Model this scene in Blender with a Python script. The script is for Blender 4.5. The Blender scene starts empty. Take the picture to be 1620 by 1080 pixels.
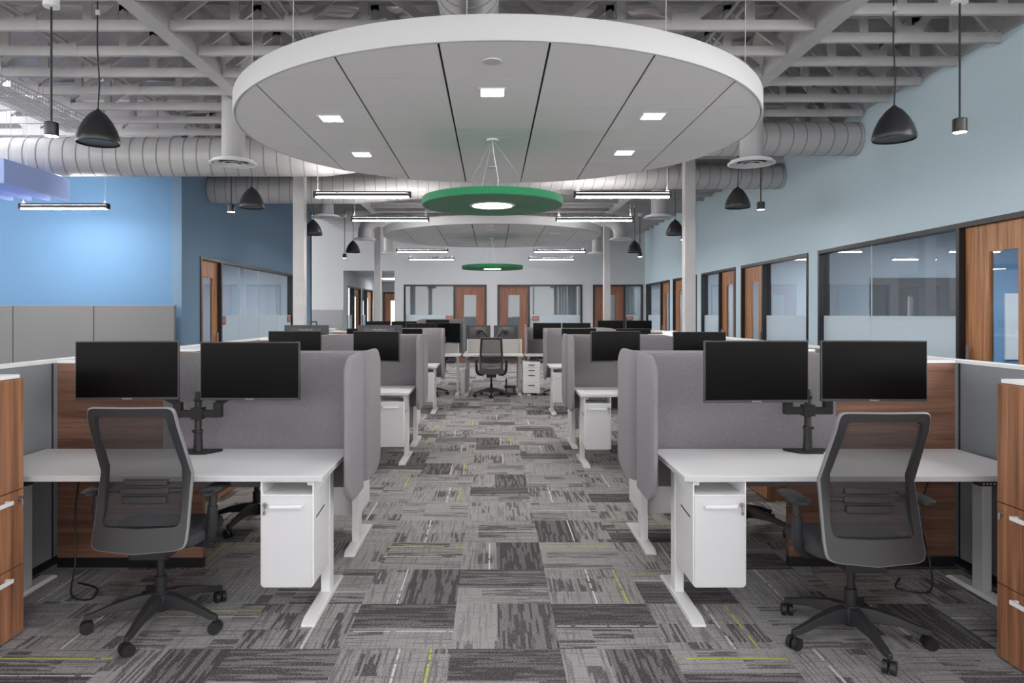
import bpy, bmesh, math, random
from mathutils import Vector, Matrix
random.seed(7)
PI = math.pi
S = bpy.context.scene
COL = S.collection

# ------------------------------------------------------------------ camera, world, exposure
cam = bpy.data.cameras.new('camera')
cam.sensor_width = 36.0
cam.lens = 1110.0 / 1620.0 * 36.0
cam.shift_x = 31.0 / 1620.0
cam.shift_y = -43.0 / 1620.0
cam.clip_start = 0.05
cam.clip_end = 200
cam_o = bpy.data.objects.new('camera', cam)
cam_o.location = (0, 0, 1.53)
cam_o.rotation_euler = (PI / 2, 0, 0)
COL.objects.link(cam_o)
S.camera = cam_o

w = bpy.data.worlds.new('daylight')
w.use_nodes = True
bg = w.node_tree.nodes['Background']
bg.inputs['Color'].default_value = (1.0, 0.99, 0.975, 1)
bg.inputs['Strength'].default_value = 1.7
S.world = w
S.view_settings.view_transform = 'Standard'
S.view_settings.look = 'None'
S.view_settings.gamma = 1.0
S.view_settings.use_curve_mapping = False
S.view_settings.exposure = 1.72
S.cycles.use_denoising = True
S.cycles.max_bounces = 8
S.cycles.diffuse_bounces = 5
S.cycles.glossy_bounces = 3
S.cycles.transparent_max_bounces = 12
S.cycles.sample_clamp_indirect = 4.0
S.cycles.caustics_reflective = False
S.cycles.caustics_refractive = False

LIGHT_LINEAR = 42.0
LIGHT_UP = 26.0
LIGHT_SKY_FILL = 1.5
LIGHT_DOWN = 22.0
LIGHT_GREEN = 9.0
LIGHT_OFFICE = 16.0

# ------------------------------------------------------------------ materials
def lin(c):
    def f(v):
        v /= 255.0
        return v / 12.92 if v <= 0.04045 else ((v + 0.055) / 1.055) ** 2.4
    return (f(c[0]), f(c[1]), f(c[2]), 1.0)

MATS = {}
def mat(name, rgb, rough=0.5, metal=0.0, bump=0.0, bscale=200.0, var=0.0, vscale=30.0, spec=0.5, emit=0.0, sheen=0.0, stretch=None):
    if name in MATS: return MATS[name]
    m = bpy.data.materials.new(name); m.use_nodes = True
    nt = m.node_tree; N = nt.nodes; L = nt.links
    p = N['Principled BSDF']
    p.inputs['Base Color'].default_value = lin(rgb)
    p.inputs['Roughness'].default_value = rough
    p.inputs['Metallic'].default_value = metal
    p.inputs['Specular IOR Level'].default_value = spec
    if sheen: p.inputs['Sheen Weight'].default_value = sheen
    if emit:
        p.inputs['Emission Color'].default_value = lin(rgb)
        p.inputs['Emission Strength'].default_value = emit
    tc = None
    if bump or var:
        tc = N.new('ShaderNodeTexCoord')
        src = tc.outputs['Object']
        if stretch:
            mp = N.new('ShaderNodeMapping'); mp.inputs['Scale'].default_value = stretch
            L.new(src, mp.inputs['Vector']); src = mp.outputs['Vector']
    if var:
        n = N.new('ShaderNodeTexNoise'); n.inputs['Scale'].default_value = vscale; n.inputs['Detail'].default_value = 4
        L.new(src, n.inputs['Vector'])
        mr = N.new('ShaderNodeMapRange'); mr.inputs['From Min'].default_value = 0.3; mr.inputs['From Max'].default_value = 0.7
        mr.inputs['To Min'].default_value = 1 - var; mr.inputs['To Max'].default_value = 1 + var
        L.new(n.outputs['Fac'], mr.inputs['Value'])
        mx = N.new('ShaderNodeVectorMath'); mx.operation = 'SCALE'
        mx.inputs[0].default_value = lin(rgb)[:3]
        L.new(mr.outputs['Result'], mx.inputs['Scale'])
        L.new(mx.outputs['Vector'], p.inputs['Base Color'])
    if bump:
        n2 = N.new('ShaderNodeTexNoise'); n2.inputs['Scale'].default_value = bscale; n2.inputs['Detail'].default_value = 3
        L.new(src, n2.inputs['Vector'])
        b = N.new('ShaderNodeBump'); b.inputs['Strength'].default_value = bump; b.inputs['Distance'].default_value = 0.01
        L.new(n2.outputs['Fac'], b.inputs['Height']); L.new(b.outputs['Normal'], p.inputs['Normal'])
    MATS[name] = m
    return m

def wood(name, c1, c2, axis, rough=0.45):
    """procedural veneer, grain running along axis (0,1,2)"""
    m = bpy.data.materials.new(name); m.use_nodes = True
    nt = m.node_tree; N = nt.nodes; L = nt.links; p = N['Principled BSDF']
    tc = N.new('ShaderNodeTexCoord'); mp = N.new('ShaderNodeMapping')
    sc = [22.0, 22.0, 22.0]; sc[axis] = 0.9
    mp.inputs['Scale'].default_value = sc
    L.new(tc.outputs['Object'], mp.inputs['Vector'])
    n = N.new('ShaderNodeTexNoise'); n.inputs['Scale'].default_value = 1.0; n.inputs['Detail'].default_value = 6
    n.inputs['Roughness'].default_value = 0.62; n.inputs['Distortion'].default_value = 0.35
    L.new(mp.outputs['Vector'], n.inputs['Vector'])
    mp2 = N.new('ShaderNodeMapping'); sc2 = [150.0] * 3; sc2[axis] = 4.0
    mp2.inputs['Scale'].default_value = sc2; L.new(tc.outputs['Object'], mp2.inputs['Vector'])
    n2 = N.new('ShaderNodeTexNoise'); n2.inputs['Scale'].default_value = 1.0; n2.inputs['Detail'].default_value = 2
    L.new(mp2.outputs['Vector'], n2.inputs['Vector'])
    ad = N.new('ShaderNodeMath'); ad.operation = 'MULTIPLY_ADD'; ad.inputs[1].default_value = 0.28
    L.new(n2.outputs['Fac'], ad.inputs[0]); L.new(n.outputs['Fac'], ad.inputs[2])
    r = N.new('ShaderNodeValToRGB'); r.color_ramp.elements[0].position = 0.46; r.color_ramp.elements[1].position = 0.80
    r.color_ramp.elements[0].color = lin(c2); r.color_ramp.elements[1].color = lin(c1)
    L.new(ad.outputs[0], r.inputs['Fac']); L.new(r.outputs['Color'], p.inputs['Base Color'])
    p.inputs['Roughness'].default_value = rough
    MATS[name] = m
    return m

def glassy(name, tint=(235, 245, 250), refl=1.0):
    m = bpy.data.materials.new(name); m.use_nodes = True
    nt = m.node_tree; N = nt.nodes; L = nt.links
    N.remove(N['Principled BSDF'])
    o = N['Material Output']
    t = N.new('ShaderNodeBsdfTransparent'); t.inputs['Color'].default_value = lin(tint)
    g = N.new('ShaderNodeBsdfGlossy'); g.inputs['Roughness'].default_value = 0.02
    f = N.new('ShaderNodeFresnel'); f.inputs['IOR'].default_value = 1.5
    mu = N.new('ShaderNodeMath'); mu.operation = 'MULTIPLY'; mu.inputs[1].default_value = refl
    mu.use_clamp = True
    mx = N.new('ShaderNodeMixShader')
    ge = N.new('ShaderNodeNewGeometry'); inv = N.new('ShaderNodeMath'); inv.operation = 'SUBTRACT'; inv.inputs[0].default_value = 1.0
    m2 = N.new('ShaderNodeMath'); m2.operation = 'MULTIPLY'
    L.new(ge.outputs['Backfacing'], inv.inputs[1])
    L.new(f.outputs['Fac'], mu.inputs[0]); L.new(mu.outputs[0], m2.inputs[0]); L.new(inv.outputs[0], m2.inputs[1]); L.new(m2.outputs[0], mx.inputs['Fac'])
    L.new(t.outputs[0], mx.inputs[1]); L.new(g.outputs[0], mx.inputs[2]); L.new(mx.outputs[0], o.inputs['Surface'])
    MATS[name] = m
    return m

def seethrough(name, rgb, alpha, rough=0.8, scale=None):
    """diffuse cloth/film with partial transparency"""
    m = bpy.data.materials.new(name); m.use_nodes = True
    nt = m.node_tree; N = nt.nodes; L = nt.links
    p = N['Principled BSDF']; o = N['Material Output']
    p.inputs['Base Color'].default_value = lin(rgb); p.inputs['Roughness'].default_value = rough
    t = N.new('ShaderNodeBsdfTransparent'); mx = N.new('ShaderNodeMixShader'); mx.inputs['Fac'].default_value = alpha
    L.new(t.outputs[0], mx.inputs[1]); L.new(p.outputs[0], mx.inputs[2]); L.new(mx.outputs[0], o.inputs['Surface'])
    MATS[name] = m
    return m

class NT:
    """tiny node-expression helper"""
    def __init__(s, m): s.N = m.node_tree.nodes; s.L = m.node_tree.links
    def m(s, op, a, b=None, c=None, clamp=False):
        n = s.N.new('ShaderNodeMath'); n.operation = op; n.use_clamp = clamp
        for i, v in enumerate((a, b, c)):
            if v is None: continue
            if isinstance(v, (int, float)): n.inputs[i].default_value = v
            else: s.L.new(v, n.inputs[i])
        return n.outputs[0]
    def vec(s, x, y, z):
        n = s.N.new('ShaderNodeCombineXYZ')
        for i, v in enumerate((x, y, z)):
            if isinstance(v, (int, float)): n.inputs[i].default_value = v
            else: s.L.new(v, n.inputs[i])
        return n.outputs[0]
    def wn(s, v):
        n = s.N.new('ShaderNodeTexWhiteNoise'); n.noise_dimensions = '3D'; s.L.new(v, n.inputs['Vector']); return n.outputs['Value']
    def noise(s, v, scale=1.0, detail=2.0):
        n = s.N.new('ShaderNodeTexNoise'); n.inputs['Scale'].default_value = scale; n.inputs['Detail'].default_value = detail
        s.L.new(v, n.inputs['Vector']); return n.outputs['Fac']
    def ss(s, v, lo, hi, a=0.0, b=1.0):
        n = s.N.new('ShaderNodeMapRange'); n.interpolation_type = 'SMOOTHSTEP'
        n.inputs['From Min'].default_value = lo; n.inputs['From Max'].default_value = hi
        n.inputs['To Min'].default_value = a; n.inputs['To Max'].default_value = b
        s.L.new(v, n.inputs['Value']); return n.outputs['Result']
    def mix(s, f, a, b):
        n = s.N.new('ShaderNodeMix'); n.data_type = 'RGBA'
        for k, v in (('Factor', f),):
            if isinstance(v, (int, float)): n.inputs[0].default_value = v
            else: s.L.new(v, n.inputs[0])
        for k, v in ((6, a), (7, b)):
            if isinstance(v, tuple): n.inputs[k].default_value = v
            else: s.L.new(v, n.inputs[k])
        return n.outputs[2]

def carpet():
    m = bpy.data.materials.new('carpet_tiles'); m.use_nodes = True
    E = NT(m); N = E.N; L = E.L
    p = N['Principled BSDF']; p.inputs['Roughness'].default_value = 0.95; p.inputs['Specular IOR Level'].default_value = 0.15
    tc = N.new('ShaderNodeTexCoord'); sp = N.new('ShaderNodeSeparateXYZ'); L.new(tc.outputs['Object'], sp.inputs[0])
    X = E.m('MULTIPLY', E.m('ADD', sp.outputs[0], -0.31 + 20.0), 2.0)
    Y = E.m('MULTIPLY', E.m('ADD', sp.outputs[1], -3.71 + 20.0), 2.0)
    ix = E.m('FLOOR', X); iy = E.m('FLOOR', Y)
    fx = E.m('FRACT', X); fy = E.m('FRACT', Y)
    par = E.m('MODULO', E.m('ADD', ix, iy), 2.0)
    par = E.m('GREATER_THAN', par, 0.5)
    ipar = E.m('SUBTRACT', 1.0, par)
    u = E.m('ADD', E.m('MULTIPLY', fx, ipar), E.m('MULTIPLY', fy, par))
    v = E.m('ADD', E.m('MULTIPLY', fy, ipar), E.m('MULTIPLY', fx, par))
    r1 = E.wn(E.vec(ix, iy, 1.5)); r2 = E.wn(E.vec(ix, iy, 7.5)); r3 = E.wn(E.vec(ix, iy, 13.5)); r4 = E.wn(E.vec(ix, iy, 21.5))
    # flip u in some tiles
    fl = E.m('GREATER_THAN', r4, 0.5)
    u = E.m('ABSOLUTE', E.m('SUBTRACT', fl, u))
    seed = E.m('MULTIPLY', r1, 50.0); seed2 = E.m('MULTIPLY', r2, 50.0)
    # broad woven blocks, hard edged along u, ragged along v
    ub = E.m('FLOOR', E.m('MULTIPLY', u, 5.0)); vb = E.m('FLOOR', E.m('ADD', E.m('MULTIPLY', v, 2.6), seed))
    blk = E.wn(E.vec(ub, vb, seed))
    darktile = E.ss(r2, 0.70, 0.74)
    # dark solid area: right part of the tile
    solid = E.m('MULTIPLY', E.ss(u, 0.42, 0.44), darktile)
    blk_d = E.m('GREATER_THAN', blk, 0.66)
    # fine ribs
    uf = E.m('FLOOR', E.m('MULTIPLY', u, 42.0)); vf = E.m('MULTIPLY', v, 1.5)
    rib = E.noise(E.vec(E.m('MULTIPLY', uf, 7.7), E.m('ADD', vf, E.m('MULTIPLY', uf, 2.3)), seed), 1.0, 1.0)
    ribd = E.ss(rib, 0.47, 0.53)
    rib2 = E.ss(E.noise(E.vec(E.m('MULTIPLY', u, 44.0), E.m('MULTIPLY', v, 1.6), seed2), 1.0, 2.0), 0.50, 0.60)
    cross = E.ss(E.noise(E.vec(E.m('MULTIPLY', u, 2.5), E.m('MULTIPLY', v, 40.0), seed2), 1.0, 1.0), 0.55, 0.62)
    d = E.m('MULTIPLY', blk_d, E.m('ADD', 0.12, E.m('MULTIPLY', ribd, 0.62)))
    d = E.m('MAXIMUM', d, E.m('MULTIPLY', rib2, 0.45))
    d = E.m('MAXIMUM', d, E.m('MULTIPLY', cross, 0.28))
    d = E.m('MAXIMUM', d, E.m('MULTIPLY', solid, E.m('ADD', 0.62, E.m('MULTIPLY', ribd, 0.38))))
    tone = E.m('MULTIPLY_ADD', r3, 0.26, -0.10)
    d = E.m('ADD', d, tone, clamp=True)
    # yarn speckle
    wv = E.noise(tc.outputs['Object'], 260.0, 2.0)
    wv2 = E.noise(E.vec(E.m('MULTIPLY', sp.outputs[0], 120.0), E.m('MULTIPLY', sp.outputs[1], 120.0), 0.0), 1.0, 1.0)
    d = E.m('ADD', d, E.m('MULTIPLY_ADD', wv2, 1.3, -0.65), clamp=True)
    c = E.mix(d, lin((166, 164, 164)), lin((74, 71, 74)))
    # accent yarns
    def line(pos, width, on):
        a = E.m('LESS_THAN', E.m('ABSOLUTE', E.m('SUBTRACT', u, pos)), width)
        return E.m('MULTIPLY', a, on)
    brk = E.m('GREATER_THAN', E.noise(E.vec(seed, E.m('MULTIPLY', v, 9.0), seed2), 1.0, 2.0), 0.40)
    on_w = E.m('MULTIPLY', E.m('GREATER_THAN', r3, 0.50), brk)
    pw = E.m('MULTIPLY_ADD', r1, 0.25, 0.30)
    c = E.mix(E.m('MULTIPLY', line(pw, 0.009, on_w), 0.8), c, lin((225, 224, 222)))
    on_y = E.m('MULTIPLY', E.m('GREATER_THAN', r4, 0.76), brk)
    c = E.mix(E.m('MULTIPLY', line(0.18, 0.010, on_y), 0.9), c, lin((196, 204, 74)))
    L.new(c, p.inputs['Base Color'])
    b = N.new('ShaderNodeBump'); b.inputs['Strength'].default_value = 0.35; b.inputs['Distance'].default_value = 0.004
    L.new(wv, b.inputs['Height']); L.new(b.outputs['Normal'], p.inputs['Normal'])
    return m

M_CARPET = carpet()
M_WHITE = mat('white_laminate', (242, 242, 243), 0.35)
M_EDGE = mat('grey_edge_band', (205, 205, 208), 0.4)
M_WMETAL = mat('white_powder_coat', (232, 232, 233), 0.35)
M_PED = mat('pale_grey_metal', (214, 214, 217), 0.35)
M_FELT = mat('grey_felt', (142, 138, 143), 0.95, 0, 0.5, 380, 0.22, 260, spec=0.2, sheen=0.15)
M_FABRIC = mat('grey_panel_fabric', (138, 143, 148), 0.95, 0, 0.25, 300, 0.10, 160, spec=0.2)
M_TACK = mat('warm_grey_panel', (124, 124, 124), 0.9, 0, 0.2, 300, 0.05, 200, spec=0.2)
M_BLACK = mat('black_plastic', (34, 34, 36), 0.45)
M_CHAIR = mat('charcoal_plastic', (42, 42, 45), 0.5)
M_RIM = mat('grey_plastic_rim', (128, 128, 131), 0.45)
M_SEAT = mat('charcoal_fabric', (58, 58, 61), 0.95, 0, 0.3, 400, 0.15, 300)
M_SCREEN = mat('monitor_glass', (8, 8, 9), 0.25, spec=0.12)
M_BEZEL = mat('monitor_bezel', (58, 58, 62), 0.4)
M_MBACK = mat('monitor_back', (80, 80, 84), 0.55)
M_SILVER = mat('silver_print', (190, 190, 192), 0.4)
M_CHROME = mat('brushed_steel', (185, 185, 188), 0.3, 1.0)
M_FRAME = mat('black_aluminium', (30, 30, 34), 0.4)
M_WALLR = mat('pale_blue_paint', (208, 229, 239), 0.75, 0, 0.05, 90)
M_WALLB = mat('blue_paint', (98, 138, 176), 0.75, 0, 0.05, 90)
M_WALLS = mat('blue_paint_shaded', (112, 140, 166), 0.75, 0, 0.05, 90)  # the blue paint again, greyed for the shade on the left wall
M_WALLW = mat('white_paint', (194, 197, 200), 0.75, 0, 0.05, 90)
M_WALLG = mat('grey_paint', (150, 151, 155), 0.75)
M_OFFICE = mat('office_blue_grey_paint', (172, 178, 186), 0.8)
M_OFFICEB = mat('office_blue_paint', (122, 160, 196), 0.8)
M_STEEL = mat('painted_joist', (186, 184, 185), 0.6, 0, 0.1, 60, 0.05, 6)
M_DECK = mat('foil_faced_insulation', (168, 163, 166), 0.45, 0.15, 0.9, 3.2, 0.10, 2.0)
M_DUCT = mat('painted_duct', (186, 185, 186), 0.45, 0.1)
M_SEAM = mat('duct_seam', (140, 139, 141), 0.5)
M_TILE = mat('white_ceiling_tile', (236, 236, 237), 0.85)
M_CRIM = mat('white_trim', (232, 233, 235), 0.5)
M_VOID = mat('dark_plenum', (58, 58, 60), 0.9)
M_GREEN = mat('green_felt', (32, 120, 78), 0.95, 0, 0.4, 300, 0.18, 140, sheen=0.2)
M_BAFFLE = mat('periwinkle_felt', (170, 188, 240), 0.95, 0, 0.2, 300, 0.05, 150)
M_DOME = mat('black_pendant', (44, 44, 47), 0.35)
M_SIGN = mat('red_brown_sign', (150, 84, 70), 0.5)
M_MODESTY = wood('walnut_panel', (160, 118, 97), (100, 70, 57), 0)
M_CAB = wood('walnut_cabinet', (176, 124, 92), (112, 74, 52), 2)
M_DOORW = wood('oak_door', (206, 148, 102), (140, 88, 56), 2)
M_DOORD = wood('walnut_door', (152, 100, 78), (104, 64, 48), 2)
M_GLASS = glassy('clear_glass', (234, 240, 243), 1.5)
M_FROST = seethrough('frosted_film', (214, 226, 234), 0.62)
M_MESH = seethrough('black_chair_mesh', (54, 54, 58), 0.68)
M_LINE = mat('linear_lens', (255, 250, 244), 0.5, emit=LIGHT_LINEAR)
M_UPL = mat('uplight_fill_lens', (255, 250, 244), 0.5, emit=LIGHT_UP)
M_SPOT = mat('downlight_lens', (255, 253, 250), 0.5, emit=LIGHT_DOWN)
M_GLOW = mat('warm_lens', (255, 244, 222), 0.5, emit=LIGHT_GREEN)
M_OFFL = mat('office_fill_lens', (250, 252, 255), 0.5, emit=LIGHT_OFFICE)
M_OFFD = mat('dim_fill_lens', (250, 250, 250), 0.5, emit=3.0)
M_SKYL = mat('skylight_fill_lens', (248, 250, 255), 0.5, emit=LIGHT_SKY_FILL)
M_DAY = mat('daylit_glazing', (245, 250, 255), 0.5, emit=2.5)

# ------------------------------------------------------------------ mesh builder
class MB:
    def __init__(s): s.v = []; s.f = []; s.mi = []; s.mats = []; s.cur = 0
    def use(s, m):
        if m not in s.mats: s.mats.append(m)
        s.cur = s.mats.index(m); return s
    def add(s, vs, fs):
        b = len(s.v); s.v += [tuple(v) for v in vs]
        for f in fs: s.f.append([b + i for i in f]); s.mi.append(s.cur)
        return s
    def box(s, x0, x1, y0, y1, z0, z1):
        vs = [(x, y, z) for z in (z0, z1) for y in (y0, y1) for x in (x0, x1)]
        return s.add(vs, [(0, 2, 3, 1), (4, 5, 7, 6), (0, 1, 5, 4), (2, 6, 7, 3), (0, 4, 6, 2), (1, 3, 7, 5)])
    def bar(s, a, b, w, h, up=(0, 0, 1)):
        """rectangular bar from a to b, w across, h along up"""
        a = Vector(a); b = Vector(b); d = (b - a).normalized(); up = Vector(up)
        if abs(d.dot(up)) > 0.98: up = Vector((0, 1, 0))
        sd = d.cross(up).normalized(); u = sd.cross(d).normalized()
        vs = []
        for p in (a, b):
            for i, j in ((-1, -1), (1, -1), (1, 1), (-1, 1)):
                vs.append(p + sd * (i * w / 2) + u * (j * h / 2))
        return s.add(vs, [(3, 2, 1, 0), (4, 5, 6, 7), (0, 1, 5, 4), (1, 2, 6, 5), (2, 3, 7, 6), (3, 0, 4, 7)])
    def tube(s, pts, rad, n=12, cap=True):
        """round tube along a path; rad number or list"""
        pts = [Vector(p) for p in pts]; k = len(pts)
        if isinstance(rad, (int, float)): rad = [rad] * k
        prev = None; rings = []
        for i, p in enumerate(pts):
            d = (pts[min(i + 1, k - 1)] - pts[max(i - 1, 0)]).normalized()
            if prev is None:
                r = Vector((0, 0, 1)) if abs(d.z) < 0.9 else Vector((1, 0, 0))
                sd = d.cross(r).normalized()
            else:
                sd = (prev - d * prev.dot(d)).normalized()
            prev = sd; up = d.cross(sd).normalized()
            rings.append([p + (sd * math.cos(2 * PI * j / n) + up * math.sin(2 * PI * j / n)) * rad[i] for j in range(n)])
        vs = [v for r in rings for v in r]
        fs = []
        for i in range(k - 1):
            for j in range(n):
                fs.append((i * n + j, i * n + (j + 1) % n, (i + 1) * n + (j + 1) % n, (i + 1) * n + j))
        if cap: fs += [tuple(reversed(range(n))), tuple(range((k - 1) * n, k * n))]
        return s.add(vs, fs)
    def lathe(s, prof, n=32, c=(0, 0, 0), capb=True, capt=True):
        """prof list of (r,z)"""
        vs = []; k = len(prof)
        for r, z in prof:
            for j in range(n):
                a = 2 * PI * j / n; vs.append((c[0] + r * math.cos(a), c[1] + r * math.sin(a), c[2] + z))
        fs = []
        for i in range(k - 1):
            for j in range(n):
                fs.append((i * n + j, i * n + (j + 1) % n, (i + 1) * n + (j + 1) % n, (i + 1) * n + j))
        if capb: fs.append(tuple(reversed(range(n))))
        if capt: fs.append(tuple(range((k - 1) * n, k * n)))
        return s.add(vs, fs)
    def prism(s, poly, t0, t1, axis='y'):
        """extrude a 2-D polygon: axis y -> poly is (x,z); axis x -> (y,z); axis z -> (x,y)"""
        n = len(poly)
        def P(a, b, t): return {'y': (a, t, b), 'x': (t, a, b), 'z': (a, b, t)}[axis]
        vs = [P(a, b, t0) for a, b in poly] + [P(a, b, t1) for a, b in poly]
        fs = [tuple(range(n)), tuple(reversed(range(n, 2 * n)))]
        for i in range(n):
            j = (i + 1) % n; fs.append((j, i, n + i, n + j))
        return s.add(vs, fs)
    def build(s, name, m=None, parent=None, bevel=0.0, smooth=True, loc=None):
        me = bpy.data.meshes.new(name); me.from_pydata(s.v, [], s.f)
        ms = s.mats if s.mats else [m]
        for q in ms: me.materials.append(q)
        if s.mats:
            for p, i in zip(me.polygons, s.mi): p.material_index = i
        bm = bmesh.new(); bm.from_mesh(me); bmesh.ops.recalc_face_normals(bm, faces=bm.faces); bm.to_mesh(me); bm.free()
        if smooth:
            me.shade_smooth(); me.set_sharp_from_angle(angle=math.radians(38))
        o = bpy.data.objects.new(name, me); COL.objects.link(o)
        if parent: o.parent = parent
        if loc: o.location = loc
        if bevel:
            b = o.modifiers.new('bevel', 'BEVEL'); b.width = bevel; b.segments = 2; b.limit_method = 'ANGLE'
            b.angle_limit = math.radians(40)
        return o

def tag(o, label, cat, group=None, kind=None):
    o['label'] = label; o['category'] = cat
    if group: o['group'] = group
    if kind: o['kind'] = kind
    return o
def thing(name, label, cat, loc=(0, 0, 0), rz=0.0, group=None):
    o = bpy.data.objects.new(name, None); o.empty_display_size = 0.1; COL.objects.link(o)
    o.location = loc; o.rotation_euler = (0, 0, rz)
    return tag(o, label, cat, group)
def struct(name, mb, m=None, parent=None, **k):
    o = mb.build(name, m, parent, **k)
    if not parent: o['kind'] = 'structure'
    return o
def struct_empty(name, loc=(0, 0, 0), rz=0.0):
    o = bpy.data.objects.new(name, None); o.empty_display_size = 0.1; COL.objects.link(o)
    o.location = loc; o.rotation_euler = (0, 0, rz); o['kind'] = 'structure'
    return o
def dup(o, loc=None, rz=None, label=None, parent=None, group=None):
    c = o.copy(); COL.objects.link(c)
    if parent: c.parent = parent
    for ch in list(o.children): dup(ch, parent=c)
    if loc is not None: c.location = loc
    if rz is not None: c.rotation_euler = (0, 0, rz)
    if label: c['label'] = label
    if group: c['group'] = group
    return c
AUTO_GROUP = {'task_chair': 'task chairs at the desks', 'dome_pendant': 'black dome pendants', 'cylinder_pendant': 'black cylinder pendants',
              'linear_pendant': 'black linear pendants', 'monitor': 'monitors on the desks', 'storage_tower': 'walnut storage towers',
              'monitor_arm': 'twin monitor arms', 'walnut_divider': 'walnut dividers', 'ceiling_diffuser': 'round air diffusers',
              'room_sign': 'room signs', 'fill_ceiling_light': 'added office ceiling lights', 'conduit_run': 'roof conduits', 'disc_pendant': 'green disc pendants',
              'round_duct': 'spiral ducts', 'ceiling_cloud': 'round ceiling clouds', 'standing_desk': 'white desks', 'privacy_screen': 'felt desk screens'}
class Proto:
    """first call moves the original itself, later calls copy it"""
    def __init__(s, o): s.o = o; s.used = False
    def put(s, loc, rz=0.0, label=None, group=None):
        if s.used: return dup(s.o, loc, rz, label, group=group)
        s.used = True; s.o.location = loc; s.o.rotation_euler = (0, 0, rz)
        if label: s.o['label'] = label
        if group: s.o['group'] = group
        return s.o

def text(body, size, m, parent, loc, rot, name='logo'):
    c = bpy.data.curves.new(name, 'FONT'); c.body = body; c.size = size; c.extrude = 0.0004
    c.align_x = 'CENTER'; c.align_y = 'CENTER'
    t = bpy.data.objects.new(name, c); COL.objects.link(t)
    dg = bpy.context.evaluated_depsgraph_get()
    me = bpy.data.meshes.new_from_object(t.evaluated_get(dg)); me.materials.clear(); me.materials.append(m)
    bpy.data.objects.remove(t)
    o = bpy.data.objects.new(name, me); COL.objects.link(o); o.parent = parent; o.location = loc; o.rotation_euler = rot
    return o

# ------------------------------------------------------------------ dimensions of the room
XR, XL, YB = 4.78, -4.65, 22.0
ZH = 2.46            # head of door and window frames
ZJ = 4.05            # underside of joists and beams
ZD = 4.68            # underside of roof deck
XFL, YF = -10.0, -6.0

struct('floor', MB().box(XFL - .2, 9.0, YF, 31, -0.1, 0), M_CARPET)

# roof deck with sagging insulation
bm_ = MB(); nx, ny = 60, 110
vs = []
for j in range(ny + 1):
    for i in range(nx + 1):
        x = XFL + (XR + .1 - XFL) * i / nx; y = YF + (YB + .1 - YF) * j / ny
        vs.append((x, y, ZD + 0.07 * math.sin(y * 5.15 + 0.6 * math.sin(x * 1.7)) + random.uniform(-.035, .035)))
fs = []
for j in range(ny):
    for i in range(nx):
        a = j * (nx + 1) + i; fs.append((a, a + 1, a + nx + 2, a + nx + 1))
bm_.add(vs, fs)
b0 = len(bm_.v)
bm_.box(XFL - .2, XR + .15, YF, YB + .15, ZD + 0.35, ZD + 0.45)
struct('ceiling', bm_, M_DECK)

# walls ------------------------------------------------------------
def wall_along_y(x0, x1, y0, y1, zt, opens, mb=None, zb=0.0):
    mb = mb or MB(); y = y0
    for a, b, h in sorted(opens):
        mb.box(x0, x1, y, a, zb, zt); mb.box(x0, x1, a, b, h, zt); y = b
    mb.box(x0, x1, y, y1, zb, zt)
    return mb
def wall_along_x(y0, y1, x0, x1, zt, opens, mb=None):
    mb = mb or MB(); x = x0
    for a, b, h in sorted(opens):
        mb.box(x, a, y0, y1, 0, zt); mb.box(a, b, y0, y1, h, zt); x = b
    mb.box(x, x1, y0, y1, 0, zt)
    return mb

# each frame: (far edge, near edge, split position, which side is the door)
RF = [(6.05, 10.28, 7.19, 'near', [8.95]), (10.61, 13.47, 12.40, 'far', []), (13.78, 16.03, 14.77, 'near', []),
      (16.40, 18.55, 17.52, 'far', []), (18.90, 21.80, 19.90, 'near', [])]
struct('wall_right', wall_along_y(XR, XR + .14, 5.0, YB + .14, 4.15, [(a, b, ZH) for a, b, *_ in RF]), M_WALLR)
LF = [(11.15, 16.40, 12.02, 'near', [13.03, 14.10, 15.3])]
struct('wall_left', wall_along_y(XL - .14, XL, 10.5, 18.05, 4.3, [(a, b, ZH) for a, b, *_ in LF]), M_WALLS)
struct('wall_blue', MB().box(XFL, XL - .14, 10.5, 10.64, 0, 3.95), M_WALLB)
struct('trim_4', MB().box(XFL, XL - .14, 10.5, 10.64, 3.952, 4.8), M_STEEL)
BF = [(-2.78, -0.18, -1.20, 'far', []), (0.155, 2.82, 1.15, 'near', []), (3.15, 4.72, 4.15, 'near', [])]
wb = MB()
wall_along_x(YB, YB + .14, -3.07, XR, 4.8, [(a, b, ZH) for a, b, *_ in BF], wb)
wb.box(-8.5, XL - .02, YB, YB + .14, 0, 4.8)
wb.box(XL - .02, -3.07, YB, YB + .14, 2.9, 4.8)
struct('wall_back', wb, M_WALLW)
def unseen_glazed_wall(n, x0, x1, y0, y1):  # out-of-view window wall added for side light; high sill shades beneath desks
    m = MB(); m.box(x0, x1, y0, y1, 0, 1.3); m.box(x0, x1, y0, y1, 3.9, 4.8)
    k = max(2, round((y1 - y0) / 1.8))
    for i in range(k + 1):
        y = y0 + (y1 - y0) * i / k; m.box(x0, x1, y - .04, y + .04, 1.3, 3.9)
    struct('window_%d' % n, m, M_FRAME)
unseen_glazed_wall(30, XFL - .15, XFL, YF, 10.64)
unseen_glazed_wall(31, XR, XR + .14, YF, 5.0)
struct('wall_return', MB().box(-8.5, XL, 17.95, 18.05, 0, 4.8), M_WALLW)
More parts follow.
